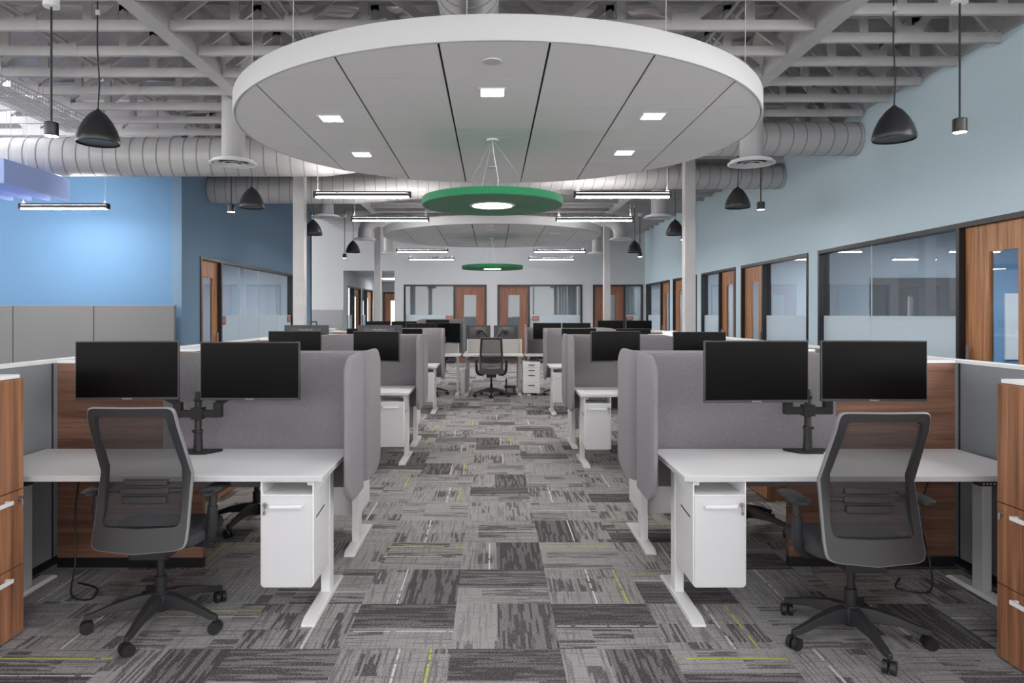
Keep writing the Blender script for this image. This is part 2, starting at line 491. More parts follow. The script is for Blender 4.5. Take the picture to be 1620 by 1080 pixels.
# corridor beyond the back wall
cw = MB()
CF = [(22.5, 24.77, 23.55, 'far', []), (25.1, 27.2, 26.0, 'far', []), (27.6, 29.3, 28.5, 'far', [])]
wall_along_y(XL - .14, XL, 22.45, 29.6, 2.9, [(a, b, 2.45) for a, b, *_ in CF], cw)
arc = [(XL - .4 + .4 * math.cos(t), YB + .45 - .45 * math.sin(t)) for t in [i * PI / 2 / 10 for i in range(11)]]
arc_i = [(XL - .5 + .36 * math.cos(t), YB + .5 - .36 * math.sin(t)) for t in [i * PI / 2 / 10 for i in range(10, -1, -1)]]
cw.prism(arc + arc_i, 0, 2.9, 'z')
struct('wall_corridor_left', cw, M_WALLW)
struct('wall_corridor_right', MB().box(-3.07, -2.95, YB + .14, 29.6, 0, 2.9), M_WALLW)
struct('wall_corridor_end', wall_along_x(29.6, 29.7, XL - .14, -2.95, 2.9, [(-4.6, -3.6, 2.46)]), M_WALLW)
struct('ceiling_corridor', MB().box(XL - 3, -2.95, YB + .14, 29.7, 2.9, 3.0), M_WALLW)
struct('trim_1', MB().box(-6.6, XL - .05, YB - .03, YB, 0, 1.67), M_WALLG)           # grey splash panel
struct('trim_2', MB().box(XR - .045, XR + .14, YF, YB, 4.152, 4.80), M_STEEL)               # ledger over the right wall
struct('trim_3', MB().box(XL - .14, XL + .045, 10.5, 18.05, 4.302, 4.80), M_STEEL)
struct('baseboard_right', wall_along_y(XR - .012, XR, 5.0, YB, .1, [(a, b, .1) for a, b, *_ in RF]), M_FRAME)
struct('baseboard_back', wall_along_x(YB - .012, YB, -3.07, XR - .02, .1, [(a, b, .1) for a, b, *_ in BF]), M_FRAME)
# unseen glazed front behind the camera, added for daylight; high sill shades under desks
fr = MB()
for k in range(9):
    x = XFL + (XR - XFL) * k / 8; fr.box(x - .05, x + .05, YF - .1, YF, 0, 4.8)
fr.box(XFL, XR, YF - .1, YF, 0, 1.3); fr.box(XFL, XR, YF - .1, YF, 3.6, 4.8)
struct('window_20', fr, M_FRAME)

# offices behind the glass ------------------------------------------
ow = MB()
ow.use(M_OFFICE)
ow.box(8.2, 8.3, 5.8, 22.2, 0, 2.75)
for y in (5.85, 13.62, 16.2, 18.72, 22.2): ow.box(XR + .14, 8.2, y, y + .1, 0, 2.75)
ow.box(XR + .14, 6.95, 10.4, 10.5, 0, 2.75); ow.use(M_OFFICEB); ow.box(6.95, 8.2, 10.4, 10.5, 0, 2.75)
struct('wall_office_right', ow)
struct('ceiling_office_right', MB().box(XR + .14, 8.3, 5.8, 22.3, 2.75, 2.85), M_WALLW)
ob = MB(); ob.use(M_WALLW)
ob.box(-2.95, 8.3, 25.4, 25.5, 0, 2.75)
for x in (0.0, 3.0): ob.box(x - .05, x + .05, YB + .14, 25.4, 0, 2.75)
ob.use(M_OFFICE); ob.box(4.9, 5.0, YB + .14, 25.4, 0, 2.75)
struct('wall_office_back', ob)
struct('ceiling_office_back', MB().box(-2.95, 5.0, YB + .14, 25.5, 2.75, 2.85), M_WALLW)
ol = MB(); ol.use(M_OFFICEB); ol.box(-8.6, -8.5, 10.6, 18, 0, 2.8); ol.use(M_OFFICE)
ol.box(-8.5, XL - .14, 17.85, 17.95, 0, 2.8); ol.box(-8.5, -6.9, 14.4, 14.5, 0, 2.8)
struct('wall_office_left', ol)
struct('ceiling_office_left', MB().box(-8.6, XL - .14, 10.64, 17.95, 2.8, 2.9), M_WALLW)
struct('wall_office_corridor', MB().box(-8.0, -7.9, 22.1, 29.6, 0, 2.9), M_OFFICE)
n_t = [0]
def fill_troffer(x, y, z, where, lens=None):  # unseen lamps, added to brighten the rooms behind the glass and the corridor
    t = thing('fill_ceiling_light', 'added flat ceiling light panel inside ' + where, 'light', (x, y, z))
    MB().box(-.3, .3, -.6, .6, -.03, 0).build('housing', M_CRIM, t)
    MB().box(-.27, .27, -.57, .57, -.034, -.031).build('lens', lens or M_OFFL, t)
for i, y in enumerate((8.3, 12.0, 15.0, 17.5, 20.5)):
    fill_troffer(6.5, y, 2.75, ['the nearest', 'the second', 'the third', 'the fourth', 'the farthest'][i] + ' office on the right')
for i, x in enumerate((-1.5, 1.5, 3.9)):
    fill_troffer(x, 23.7, 2.75, ['left', 'middle', 'right'][i] + ' office behind the back wall', M_OFFD)
fill_troffer(-6.3, 12.6, 2.8, 'left office, near end'); fill_troffer(-6.3, 15.8, 2.8, 'left office, far end')
fill_troffer(-6.2, 24.5, 2.9, 'office beside the corridor'); fill_troffer(-3.9, 26.5, 2.9, 'corridor past the back wall', M_OFFD)

# window + door frame units -----------------------------------------
wn = [0]; dn = [0]
def unit(axis, plane, a, b, split, door, joints, depth_dir, zt, leafm=None, frost=1.51, lit=False, sign=True):
    """frame in a wall. axis 'y': wall runs along y at x=plane; depth_dir +1/-1 = side the room behind lies"""
    wn[0] += 1; dn[0] += 1
    F = 0.05; D = 0.14
    def B(mb, s0, s1, d0, d1, z0, z1):
        lo, hi = sorted((plane + depth_dir * d0, plane + depth_dir * d1))
        if axis == 'y': mb.box(lo, hi, s0, s1, z0, z1)
        else: mb.box(s0, s1, lo, hi, z0, z1)
    if door == 'near': d0, d1, g0, g1 = a + F, split - F / 2, split + F / 2, b - F
    else: g0, g1, d0, d1 = a + F, split - F / 2, split + F / 2, b - F
    W = struct_empty('window_%d' % wn[0]); Dr = struct_empty('door_%d' % dn[0])
    m = MB()
    B(m, a, b, -.015, D, zt - F, zt)
    B(m, a, a + F, -.015, D, 0, zt - F); B(m, b - F, b, -.015, D, 0, zt - F)
    B(m, split - F / 2, split + F / 2, -.015, D, 0, zt - F)
    B(m, g0, g1, -.015, D, 0, .08)
    m.build('frame', M_FRAME, W)
    cuts = [g0] + sorted(joints) + [g1]
    for i in range(len(cuts) - 1):
        p = MB(); B(p, cuts[i] + .004, cuts[i + 1] - .004, .055, .063, .08, zt - F); p.build('pane', M_GLASS, W)
        q = MB(); B(q, cuts[i] + .01, cuts[i + 1] - .01, .049, .053, .09, frost); q.build('frosted_band', M_FROST, W)
    if joints:
        q = MB()
        for j in joints: B(q, j - .006, j + .006, .052, .066, .08, zt - F)
        q.build('glass_joint', M_SILVER, W)
    c = (d0 + d1) / 2; l0, l1 = c - .19, c + .19
    L = MB()
    B(L, d0 + .004, l0, .05, .095, .01, zt - F - .004); B(L, l1, d1 - .004, .05, .095, .01, zt - F - .004)
    B(L, l0, l1, .05, .095, .01, .30); B(L, l0, l1, .05, .095, 2.14, zt - F - .004)
    L.build('door_leaf', leafm or M_DOORW, Dr)
    G = MB(); B(G, l0, l1, .068, .078, .30, 2.14); G.build('vision_glass', M_DAY if lit else M_GLASS, Dr)
    hs = (d1 - .09) if door == 'near' else (d0 + .09)
    H = MB(); B(H, hs - .012, hs + .012, .0, .02, .92, 1.22)
    B(H, hs - .01, hs + .01, .02, .05, .95, .97); B(H, hs - .01, hs + .01, .02, .05, 1.17, 1.19)
    H.build('pull_handle', M_CHROME, Dr)
    return g0, g1, d0, d1
where_r = ['nearest', 'second', 'third', 'fourth', 'farthest']
for i, (a, b, s, d, j) in enumerate(RF): unit('y', XR, a, b, s, d, j, 1, ZH)
for (a, b, s, d, j) in LF: unit('y', XL, a, b, s, d, j, -1, ZH)
for (a, b, s, d, j) in BF: unit('x', YB, a, b, s, d, j, 1, ZH, M_DOORD)
for (a, b, s, d, j) in CF: unit('y', XL, a, b, s, d, j, -1, 2.45)
# corridor end door
dn[0] += 1
D = struct_empty('door_%d' % dn[0])
m = MB(); m.box(-4.6, -3.6, 29.56, 29.66, 2.41, 2.46); m.box(-4.6, -4.55, 29.56, 29.66, 0, 2.41); m.box(-3.65, -3.6, 29.56, 29.66, 0, 2.41)
m.build('frame', M_FRAME, D)
m = MB(); m.box(-4.55, -4.28, 29.6, 29.64, .01, 2.41); m.box(-3.85, -3.65, 29.6, 29.64, .01, 2.41); m.box(-4.28, -3.85, 29.6, 29.64, .01, .3); m.box(-4.28, -3.85, 29.6, 29.64, 2.1, 2.41)
m.build('door_leaf', M_DOORW, D)
MB().box(-4.28, -3.85, 29.61, 29.62, .3, 2.1).build('vision_glass', M_DAY, D)

# room signs stuck on the glass
def sign(loc, sx, sy, label):
    o = thing('room_sign', label, 'sign', loc)
    MB().box(-sx / 2, sx / 2, -sy / 2, sy / 2, -.07, .07).build('sign_plate', M_SIGN, o)
    b = MB()
    for k in range(3):
        z = .035 - .03 * k
        if sx > sy: b.box(-sx * .36, sx * .36, -sy / 2 - .002, -sy / 2, z - .006, z + .006)
        else: b.box(sx / 2, sx / 2 + .002, -sy * .36, sy * .36, z - .006, z + .006)
    b.build('lettering', mat('sign_print', (212, 170, 160), .6), o)
sign((-1.36, YB + .035, 1.42), .2, .012, 'red-brown room sign on glass left of the left back-wall door')
sign((1.36, YB + .035, 1.40), .2, .012, 'red-brown room sign on glass right of the middle back-wall door')
sign((4.3, YB + .035, 1.40), .2, .012, 'red-brown room sign on glass in the right corner of the back wall')
sign((XL - .035, 12.22, 1.42), .012, .2, 'red-brown room sign beside the wooden door of the left office')
sign((XL - .035, 16.15, 1.42), .012, .2, 'red-brown room sign at the far end of the left office glass')
# boards in the offices; the dark one is a painted reflection of opposite doors
tag(MB().box(5.6, 6.85, 10.37, 10.397, 1.45, 2.07).build('reflection_panel', mat('painted_door_reflection', (92, 90, 92), .6), bevel=.004), 'dark panel standing in for a reflection in the nearest right office glass', 'board')
o = tag(MB().box(7.58, 8.1, 10.36, 10.395, .86, 1.84).build('whiteboard', M_WHITE, bevel=.004), 'white board on the blue wall inside the nearest right office', 'whiteboard')
o = tag(MB().box(8.16, 8.195, 11.2, 12.0, 0.02, 2.1).build('storage_cupboard', M_WALLW, bevel=.004), 'pale tall panel on the end wall inside the second right office', 'panel')
tag(MB().box(-8.49, -8.3, 12.2, 13.4, .02, 2.0).build('room_divider', mat('tan_fabric', (186, 160, 140), .9), bevel=.01), 'tan panel standing against the far wall inside the left office', 'panel')

# ------------------------------------------------------------------ roof structure
XC = 2.95
def column(x, y):
    m = MB(); m.box(x - .085, x + .085, y - .085, y + .085, 0, ZJ)
    m.box(x - .13, x + .13, y - .13, y + .13, 0, .02)
    return struct('column', m, M_STEEL, bevel=.01)
for y in (3.4, 10.75, 18.1):
    for x in (-XC, XC):
        if y > 4: column(x + (.06 if (x > 0 and y < 12) else 0), y)
for x in (-XC, XC):
    struct('roof_beam', MB().box(x - .075, x + .075, YF, YB, ZJ, ZJ + .55), M_STEEL)
def joist(x0, x1, name='ceiling_joist'):
    m = MB(); L = x1 - x0
    m.box(x0, x1, -.02, .02, 0.01, .10); m.box(x0, x1, -.02, .02, .50, .56)
    n = max(2, round(L / 1.15)); s = L / n
    for i in range(n):
        a = x0 + i * s; c = a + s / 2; b = a + s
        m.bar((a + .04, 0, .10), (c, 0, .51), .032, .075, (0, 0, 1)); m.bar((c, 0, .51), (b - .04, 0, .10), .032, .075, (0, 0, 1))
        m.box(c - .04, c + .04, -.016, .016, .10, .50)
        if i: m.box(a - .13, a + .13, -.023, .023, .03, .16)
    return m.build(name, M_STEEL, smooth=False)
JY = [5.65 - .61 * 3 + .61 * k for k in range(0, 32)]
bays = [(XFL + .02, -XC - .08), (-XC + .08, XC - .08), (XC + .08, XR - .05)]
protos = [joist(a, b) for a, b in bays]
short = joist(XL + .06, -XC - .08)
for bi, pr in enumerate(protos):
    first = True
    for y in JY:
        if bi == 2: y += .28
        if y > YB - .1: continue
        src = short if (bi == 0 and y > 10.4) else pr
        if not src.get('kind'):
            src['kind'] = 'structure'; src.location = (0, y, ZJ)
        else:
            c = src.copy(); COL.objects.link(c); c.location = (0, y, ZJ)
# skylights: left ones follow bright roof gaps, the others added as unseen fill light
def skylight_fill(n, x0, x1, y0, y1):
    o = struct_empty('window_%d' % n)
    MB().box(x0, x1, y0, y1, ZD - .16, ZD - .13).build('diffuser', M_SKYL, o)
    m = MB(); m.box(x0 - .05, x1 + .05, y0 - .05, y0, ZD - .17, ZD + .1); m.box(x0 - .05, x1 + .05, y1, y1 + .05, ZD - .17, ZD + .1)
    m.box(x0 - .05, x0, y0, y1, ZD - .17, ZD + .1); m.box(x1, x1 + .05, y0, y1, ZD - .17, ZD + .1)
    m.build('curb', M_CRIM, o)
skylight_fill(22, -1.2, 1.2, 12.6, 14.6)
skylight_fill(23, -8.4, -6.2, 7.2, 9.6)
skylight_fill(24, -8.4, -6.2, 1.0, 3.6)
skylight_fill(25, -1.2, 1.2, -2.5, 0.5)
skylight_fill(26, -1.2, 1.2, 18.9, 20.9)

# conduits running along the roof
cd = thing('conduit_run', 'three parallel grey conduits along the roof left of the big white cloud', 'conduit')
for k in range(3):
    MB().tube([(-1.9 + .09 * k, 3.0, ZJ + .14), (-1.9 + .09 * k, 21.5, ZJ + .14)], .014, 8).build('conduit', M_STEEL, cd)
cd = thing('conduit_run', 'pair of grey conduits under the roof near the left pendants', 'conduit')
for k in range(2):
    MB().tube([(-4.25 + .09 * k, 3.0, ZJ + .13), (-4.25 + .09 * k, 21.5, ZJ + .13)], .014, 8).build('conduit', M_STEEL, cd)
cd = thing('conduit_run', 'pair of grey conduits under the roof above the right wall pendants', 'conduit')
for k in range(2):
    MB().tube([(2.1 + .09 * k, 3.0, ZJ + .15), (2.1 + .09 * k, 21.5, ZJ + .15)], .014, 8).build('conduit', M_STEEL, cd)

# cable basket
t = thing('cable_tray', 'grey wire basket cable tray under the roof at the upper left', 'cable tray')
m = MB()
x0, x1, z0 = -5.45, -5.0, 3.86
for k in range(10): m.box(x0 + (x1 - x0) * k / 9 - .003, x0 + (x1 - x0) * k / 9 + .003, 3.0, 9.0, z0, z0 + .006)
for x in (x0, x1):
    for z in (z0 + .05, z0 + .1): m.box(x - .003, x + .003, 3.0, 9.0, z, z + .006)
y = 3.0
while y < 9.0:
    m.box(x0, x1, y - .003, y + .003, z0 - .004, z0)
    m.box(x0 - .004, x0, y - .003, y + .003, z0, z0 + .11); m.box(x1, x1 + .004, y - .003, y + .003, z0, z0 + .11)
    y += .05
m.build('wire_basket', M_DUCT, t, smooth=False)
m = MB(); rnd = random.Random(3)
for k in range(7):
    xx = x0 + .05 + .05 * k
    m.tube([(xx + rnd.uniform(-.02, .02), 3 + .5 * i, z0 + .03 + rnd.uniform(0, .02)) for i in range(13)], .011, 6)
m.build('cable_bundle', M_CRIM, t)
m = MB()
for y in (4.2, 6.0, 7.8):
    for x in (x0, x1): m.tube([(x, y, z0), (x, y, ZJ + .05)], .004, 6)
m.build('hanger_rod', M_STEEL, t)

# ------------------------------------------------------------------ ducts
def duct(path, r, label, name='round_duct'):
    """spiral duct with raised seams; path polyline of (point, radius)"""
    t = thing(name, label, 'duct')
    pts = [Vector(p) for p, _ in path]; rs = [q for _, q in path]
    MB().tube(pts, rs, 36).build('duct_body', M_DUCT, t)
    m = MB()
    for i in range(len(pts) - 1):
        a, b = pts[i], pts[i + 1]; L = (b - a).length; n = int(L / .17)
        for k in range(n):
            f = (k + .5) / max(n, 1); c = a.lerp(b, f); rr = rs[i] * (1 - f) + rs[i + 1] * f
            d = (b - a).normalized(); sl = Vector((d.y, -d.x, 0)) if abs(d.z) < .9 else Vector((1, 0, 0))
            # one slightly slanted ring
            sd = d.cross(Vector((0, 0, 1))).normalized() if abs(d.z) < .9 else Vector((1, 0, 0)); up = d.cross(sd).normalized()
            nn = 28; ring = []
            for w_ in (-.006, .006):
                for h_ in (rr - .004, rr + .005):
                    ring.append([c + d * (w_ + .045 * math.cos(2 * PI * j / nn)) + (sd * math.cos(2 * PI * j / nn) + up * math.sin(2 * PI * j / nn)) * h_ for j in range(nn)])
            vs_ = [v for r_ in ring for v in r_]; fs_ = []
            for (p, q) in ((0, 1), (1, 3), (3, 2), (2, 0)):
                for j in range(nn): fs_.append((p * nn + j, p * nn + (j + 1) % nn, q * nn + (j + 1) % nn, q * nn + j))
            m.add(vs_, fs_)
    m.build('duct_seam', M_SEAM, t)
    return t
Y1, Y2 = 9.2, 11.6
zl, zr = (3.84 + 3.34) / 2, (4.04 + 3.61) / 2
duct([((-9.9, Y1, zl), .25), ((-2.2, Y1, zl), .25), ((-1.2, Y1, (zl + zr) / 2), .235), ((2.0, Y1, zr), .215), ((XR - .01, Y1, zr), .215)], 0,
     'large grey spiral duct crossing the room just behind the big white cloud')
duct([((XL + .01, Y2, 3.585), .225), ((-2.2, Y2, 3.585), .225), ((-1.0, Y2, 3.68), .22), ((1.2, Y2, 3.8), .21), ((XR - .01, Y2, 3.81), .205)], 0,
     'second grey spiral duct crossing the room in front of the white columns')
def diffuser_duct(y, label):
    """cross duct with elbows down to a diffuser at both ends"""
    r = .165; X = 3.1; zc = 3.82
    p = []
    def el(s):
        return [((s * (X - .35 + .35 * math.sin(a)), y, zc - .35 + .35 * math.cos(a)), r) for a in [PI / 2 * k / 6 for k in range(7)]]
    left = list(reversed(el(-1)))
    path = [((-X, y, 3.36), r)] + left + el(1) + [((X, y, 3.36), r)]
    t = thing('duct_with_diffusers', label, 'duct')
    MB().tube([Vector(q) for q, _ in path], [r] * len(path), 32).build('duct_body', M_DUCT, t)
    m = MB()
    for k in range(26):
        x = -2.6 + 5.2 * k / 25
        m.tube([(x - .006, y, zc), (x + .006, y, zc)], r + .006, 28)
    m.build('duct_seam', M_SEAM, t)
    for x in (-1.6, 1.6): MB().tube([(x, y, zc + r - .01), (x, y, 4.60)], .006, 8).build('hanger_rod', M_STEEL, t)
    for s in (-1, 1): diffuser((s * X, y, 3.34), None, t, drop=False)
    return t
def diffuser(loc, label, parent=None, drop=True, top=4.1):
    if parent is None:
        t = thing('ceiling_diffuser', label, 'air diffuser', loc); base = (0, 0, 0)
    else: t = parent; base = loc
    if drop: MB().tube([(0, 0, .04), (0, 0, top - loc[2])], .135, 28).build('drop_duct', M_DUCT, t)
    x, y, z = base
    MB().lathe([(.17, .05), (.19, .03), (.275, .0), (.275, -.012), (.245, -.016), (.240, .03)], 40, (x, y, z), False, False).build('outer_ring', M_CRIM, t)
    m = MB()
    for ro, ri, z_ in ((.225, .175, -.012), (.150, .105, -.016), (.080, .03, -.020)):
        m.lathe([(ro, z_), (ri, z_ + .022), (ri, z_ + .027), (ro, z_ + .005), (ro, z_)], 36, (x, y, z), False, False)
    m.build('cone_rings', M_CRIM, t)
    MB().lathe([(.0005, .03), (.23, .03)], 36, (x, y, z), False, False).build('throat', M_VOID, t)
    return t
for (yy, nm) in ((8.4, 'beside the big white cloud'), (13.1, 'beside the near white columns'), (20.9, 'near the back wall')):
    for s, sn in ((-1, 'left'), (1, 'right')):
        diffuser((s * 3.1, yy, 3.34), 'round white air diffuser on a drop duct, %s side, %s' % (sn, nm), top=4.15)
diffuser_duct(17.0, 'grey duct behind the small cloud, turning down to a diffuser each end')
# big main duct glimpsed over the cloud
duct([((-.19, 4.1, 4.02), .24), ((-.19, 4.9, 4.02), .24), ((-.19, 8.9, 4.02), .24)], 0, 'grey spiral duct running lengthwise above the big white cloud')

# ------------------------------------------------------------------ ceiling clouds
CLZ = 3.0; CR = 2.06; CT = .145
def clip_circle(x0, x1, y0, y1, R, n=96):
    """polygon of rectangle intersected with circle (Sutherland-Hodgman on circle polygon)"""
    poly = [(R * math.cos(2 * PI * i / n), R * math.sin(2 * PI * i / n)) for i in range(n)]
    def clip(poly, f, inter):
        out = []
        for i in range(len(poly)):
            a, b = poly[i - 1], poly[i]; ia, ib = f(a), f(b)
            if ib:
                if not ia: out.append(inter(a, b))
                out.append(b)
            elif ia: out.append(inter(a, b))
        return out
    def ix(c):
        return lambda a, b: (c, a[1] + (b[1] - a[1]) * (c - a[0]) / (b[0] - a[0]))
    def iy(c):
        return lambda a, b: (a[0] + (b[0] - a[0]) * (c - a[1]) / (b[1] - a[1]), c)
    for f, it in ((lambda p: p[0] >= x0, ix(x0)), (lambda p: p[0] <= x1, ix(x1)), (lambda p: p[1] >= y0, iy(y0)), (lambda p: p[1] <= y1, iy(y1))):
        if not poly: return []
        poly = clip(poly, f, it)
    return poly
def cloud(loc, label, lit):
    t = thing('ceiling_cloud', label, 'ceiling cloud', loc)
    n = 128; m = MB()
    m.lathe([(CR - .012, .0), (CR, .002), (CR + .004, .012), (CR + .004, CT - .01), (CR, CT), (CR - .02, CT)], n, (0, 0, 0), False, False)
    m.lathe([(CR - .012, 0), (CR - .012, .02)], n, (0, 0, 0), False, False)
    m.build('rim', mat('cloud_trim', (190, 191, 193), .6), t)
    MB().lathe([(.001, .02), (CR - .012, .02), (CR - .012, CT), (.001, CT)], n, (0, 0, 0), False, False).build('backing', M_VOID, t)
    m = MB()
    xs = [-9] + [.275 + .61 * k for k in range(-4, 4)] + [9]
    for i in range(len(xs) - 1):
        off = {4: -1.44, 5: -1.44}.get(i, -1.45)
        ys = [-9] + [off + .6 * k for k in range(0, 6)] + [9]
        if i == 5: ys = [y for k, y in enumerate(ys) if k not in (1,)]
        if i == 4: ys = [-9, -1.44, -.29, .02, 1.2, 9]
        for j in range(len(ys) - 1):
            x0_, x1_ = xs[i] + .007, xs[i + 1] - .007
            p = clip_circle(x0_, x1_, ys[j] + .004, ys[j + 1] - .004, CR - .016)
            if len(p) >= 3: m.prism(p, .002, .016, 'z')
    m.build('ceiling_tile', M_TILE, t, smooth=False)
    for (x, y) in ((-.04, -1.18), (-1.25, -.56), (-1.24, .62), (1.15, -.62), (1.16, .56)):
        d = MB(); d.box(x - .09, x + .09, y - .09, y - .075, -.004, .002); d.box(x - .09, x + .09, y + .075, y + .09, -.004, .002)
        d.box(x - .09, x - .075, y - .075, y + .075, -.004, .002); d.box(x + .075, x + .09, y - .075, y + .075, -.004, .002)
        dd = d.build('downlight', M_CRIM, t)
        MB().box(x - .075, x + .075, y - .075, y + .075, -.0015, .0015).build('downlight_lens', M_SPOT if lit else M_TILE, dd)
    for (x, y) in ((-.04, -1.75), (-.04, 1.2)):
        MB().lathe([(.055, .002), (.055, -.004), (.045, -.006), (.001, -.006)], 28, (x, y, 0), False, False).build('ceiling_speaker', M_EDGE, t)
    for k in range(10):
        a = 2 * PI * (k + .35) / 10; x, y = (CR - .12) * math.cos(a), (CR - .12) * math.sin(a)
        MB().tube([(x, y, CT - .01), (x + .01, y, ZJ + .3 - loc[2])], .0025, 6).build('suspension_wire', M_STEEL, t)
    return t
cloud((.04, 5.83, CLZ), 'large round white ceiling cloud with square downlights, nearest the camera', True)
cloud((0, 13.45, CLZ), 'smaller-looking round white ceiling cloud hanging farther back behind green disc', False)

# green felt pendants
def green(loc, label, rise):
    t = thing('disc_pendant', label, 'pendant light', loc)
    R = .59
    MB().lathe([(.19, .004), (R - .006, 0), (R, .006), (R, .058), (R - .006, .064), (.001, .064)], 72, (0, 0, 0), False, False).build('felt_shade', M_GREEN, t)
    MB().lathe([(.001, .003), (.165, .0)], 40, (0, 0, 0), False, False).build('lens', M_GLOW, t)
    MB().lathe([(.165, -.001), (.19, -.001), (.192, .01), (.165, .01)], 40, (0, 0, 0), False, False).build('lens_ring', M_CRIM, t)
    m = MB()
    for k in range(3):
        a = 2 * PI * k / 3 + .3; m.tube([(.4 * math.cos(a), .4 * math.sin(a), .062), (0, 0, rise)], .0018, 6)
    m.build('suspension_wire', M_STEEL, t)
    MB().tube([(.03, 0, .062), (.05, 0, rise * .4), (.01, 0, rise * .8), (0, 0, rise)], .004, 6).build('power_cord', M_CRIM, t)
    MB().lathe([(.05, rise - .015), (.05, rise)], 24, (0, 0, 0)).build('canopy', M_CRIM, t)
green((0.0, 5.9, 2.44), 'round green felt pendant lamp, the larger one under the near cloud', CLZ - 2.44)
green((0.0, 13.5, 2.40), 'round green felt pendant lamp, the small far one under the second cloud', CLZ - 2.40)

# linear pendants
lp = thing('linear_pendant', '', 'pendant light')
L2 = .61
m = MB(); m.box(-L2, L2, -.035, .035, .014, .056); m.box(-L2, L2, -.037, -.031, .056, .078); m.box(-L2, L2, .031, .037, .056, .078); m.box(-L2, -L2 + .03, -.038, .038, 0, .078); m.box(L2 - .03, L2, -.038, .038, 0, .078)
m.build('housing', M_DOME, lp, bevel=.003)
MB().box(-L2 + .03, L2 - .03, -.028, .028, 0, .014).build('diffuser', M_LINE, lp)
MB().box(-L2 + .03, L2 - .03, -.026, .026, .057, .060).build('uplight_fill', M_UPL, lp)  # unseen upward glow, added to brighten joists and deck
for s in (-1, 1):
    MB().tube([(s * (L2 - .05), 0, .05), (s * (L2 - .05), 0, 4.70 - 2.99)], .0025, 6).build('suspension_wire', M_STEEL, lp)
    MB().tube([(s * (L2 - .09), 0, .05), (s * (L2 - .05), 0, .12), (s * (L2 - .01), 0, .05)], .0015, 6).build('wire_yoke', M_STEEL, lp)
LP = Proto(lp)
for (x, y, lab) in ((-1.63, 8.8, 'left of the green disc, nearest left one'), (1.63, 8.8, 'right of the green disc, nearest right one'),
                    (-1.6, 11.0, 'second on the left, just behind the nearest'), (1.6, 11.0, 'second on the right, just behind the nearest'),
                    (-1.65, 16.5, 'third on the left beyond the far cloud'), (1.58, 16.5, 'third on the right beyond the far cloud'),
                    (-1.63, 18.8, 'farthest on the left before the back wall'), (1.58, 18.8, 'farthest on the right before the back wall'),
                    (-5.87, 9.62, 'by the blue wall under the blue baffles')):
    LP.put((x, y, 2.99 if x > -5 else 2.97), 0, 'black linear pendant light with white lens, ' + lab)

# black dome pendants
dm = thing('dome_pendant', '', 'pendant light')
MB().lathe([(.162, 0), (.168, .01), (.163, .05), (.145, .11), (.11, .18), (.065, .24), (.02, .275), (.012, .285)], 40, (0, 0, 0), False, True).build('lamp_shade', M_DOME, dm)
MB().lathe([(.001, .018), (.158, .012)], 40, (0, 0, 0), False, False).build('lower_rim', mat('dark_lens', (70, 70, 74), .4), dm)
MB().tube([(0, 0, .28), (.012, 0, .5), (-.006, 0, .8), (0, 0, 4.70 - 2.96)], .006, 8).build('cord', M_BLACK, dm)
MB().lathe([(.02, ZJ - 2.99), (.02, ZJ - 2.95)], 12).build('hook', M_STEEL, dm)
DM = Proto(dm)
cy = thing('cylinder_pendant', '', 'pendant light')
MB().lathe([(.05, 0), (.052, .004), (.052, .105), (.048, .11), (.008, .112)], 28, (0, 0, 0), False, True).build('lamp_shade', M_DOME, cy)
MB().lathe([(.001, .002), (.047, .002)], 28, (0, 0, 0), False, False).build('lens', M_SPOT, cy)
MB().tube([(0, 0, .11), (0, 0, 4.70 - 2.96)], .008, 10).build('stem', M_BLACK, cy)
MB().lathe([(.06, ZJ - 3.02), (.06, ZJ - 2.95), (.05, ZJ - 2.94)], 20).build('ceiling_box', M_CRIM, cy)
CY = Proto(cy)
ordn = ['nearest', 'second', 'third', 'farthest']
for i, y in enumerate((5.8, 9.5, 12.75, 16.4)):
    for s, sn in ((-1, 'left'), (1, 'right')):
        DM.put((s * 3.28 + (.04 if s > 0 else .02), y, 2.94 if (i == 0 and s < 0) else 2.97), 0, 'black dome pendant lamp along the %s side, %s of its row' % (sn, ordn[i]))
for i, y in enumerate((5.6, 9.75, 13.7, 17.75)):
    for s, sn in ((-1, 'left'), (1, 'right')):
        CY.put((s * 3.73 if s > 0 else (-3.52, -3.63, -3.70, -3.74)[i], y, 2.98 if s > 0 else 2.95), 0, 'slim black cylinder pendant lamp along the %s side, %s of its row' % (sn, ordn[i]))

# blue acoustic baffles
for k in range(6):
    o = tag(MB().box(-.028, .028, 8.05, 9.3, 0, .285).build('acoustic_baffle', M_BAFFLE, bevel=.006),
            'periwinkle blue acoustic baffle, %s counted from the right of its cluster' % ['first', 'second', 'third', 'fourth', 'fifth', 'sixth'][k], 'acoustic baffle', 'blue hanging baffles')
    o.location = (-5.63 - .25 * k, 0, 3.035)
    for y in (8.2, 8.85): MB().tube([(0, y, .28), (0, y, 4.60 - 3.035)], .0025, 6).build('suspension_wire', M_CRIM, o)

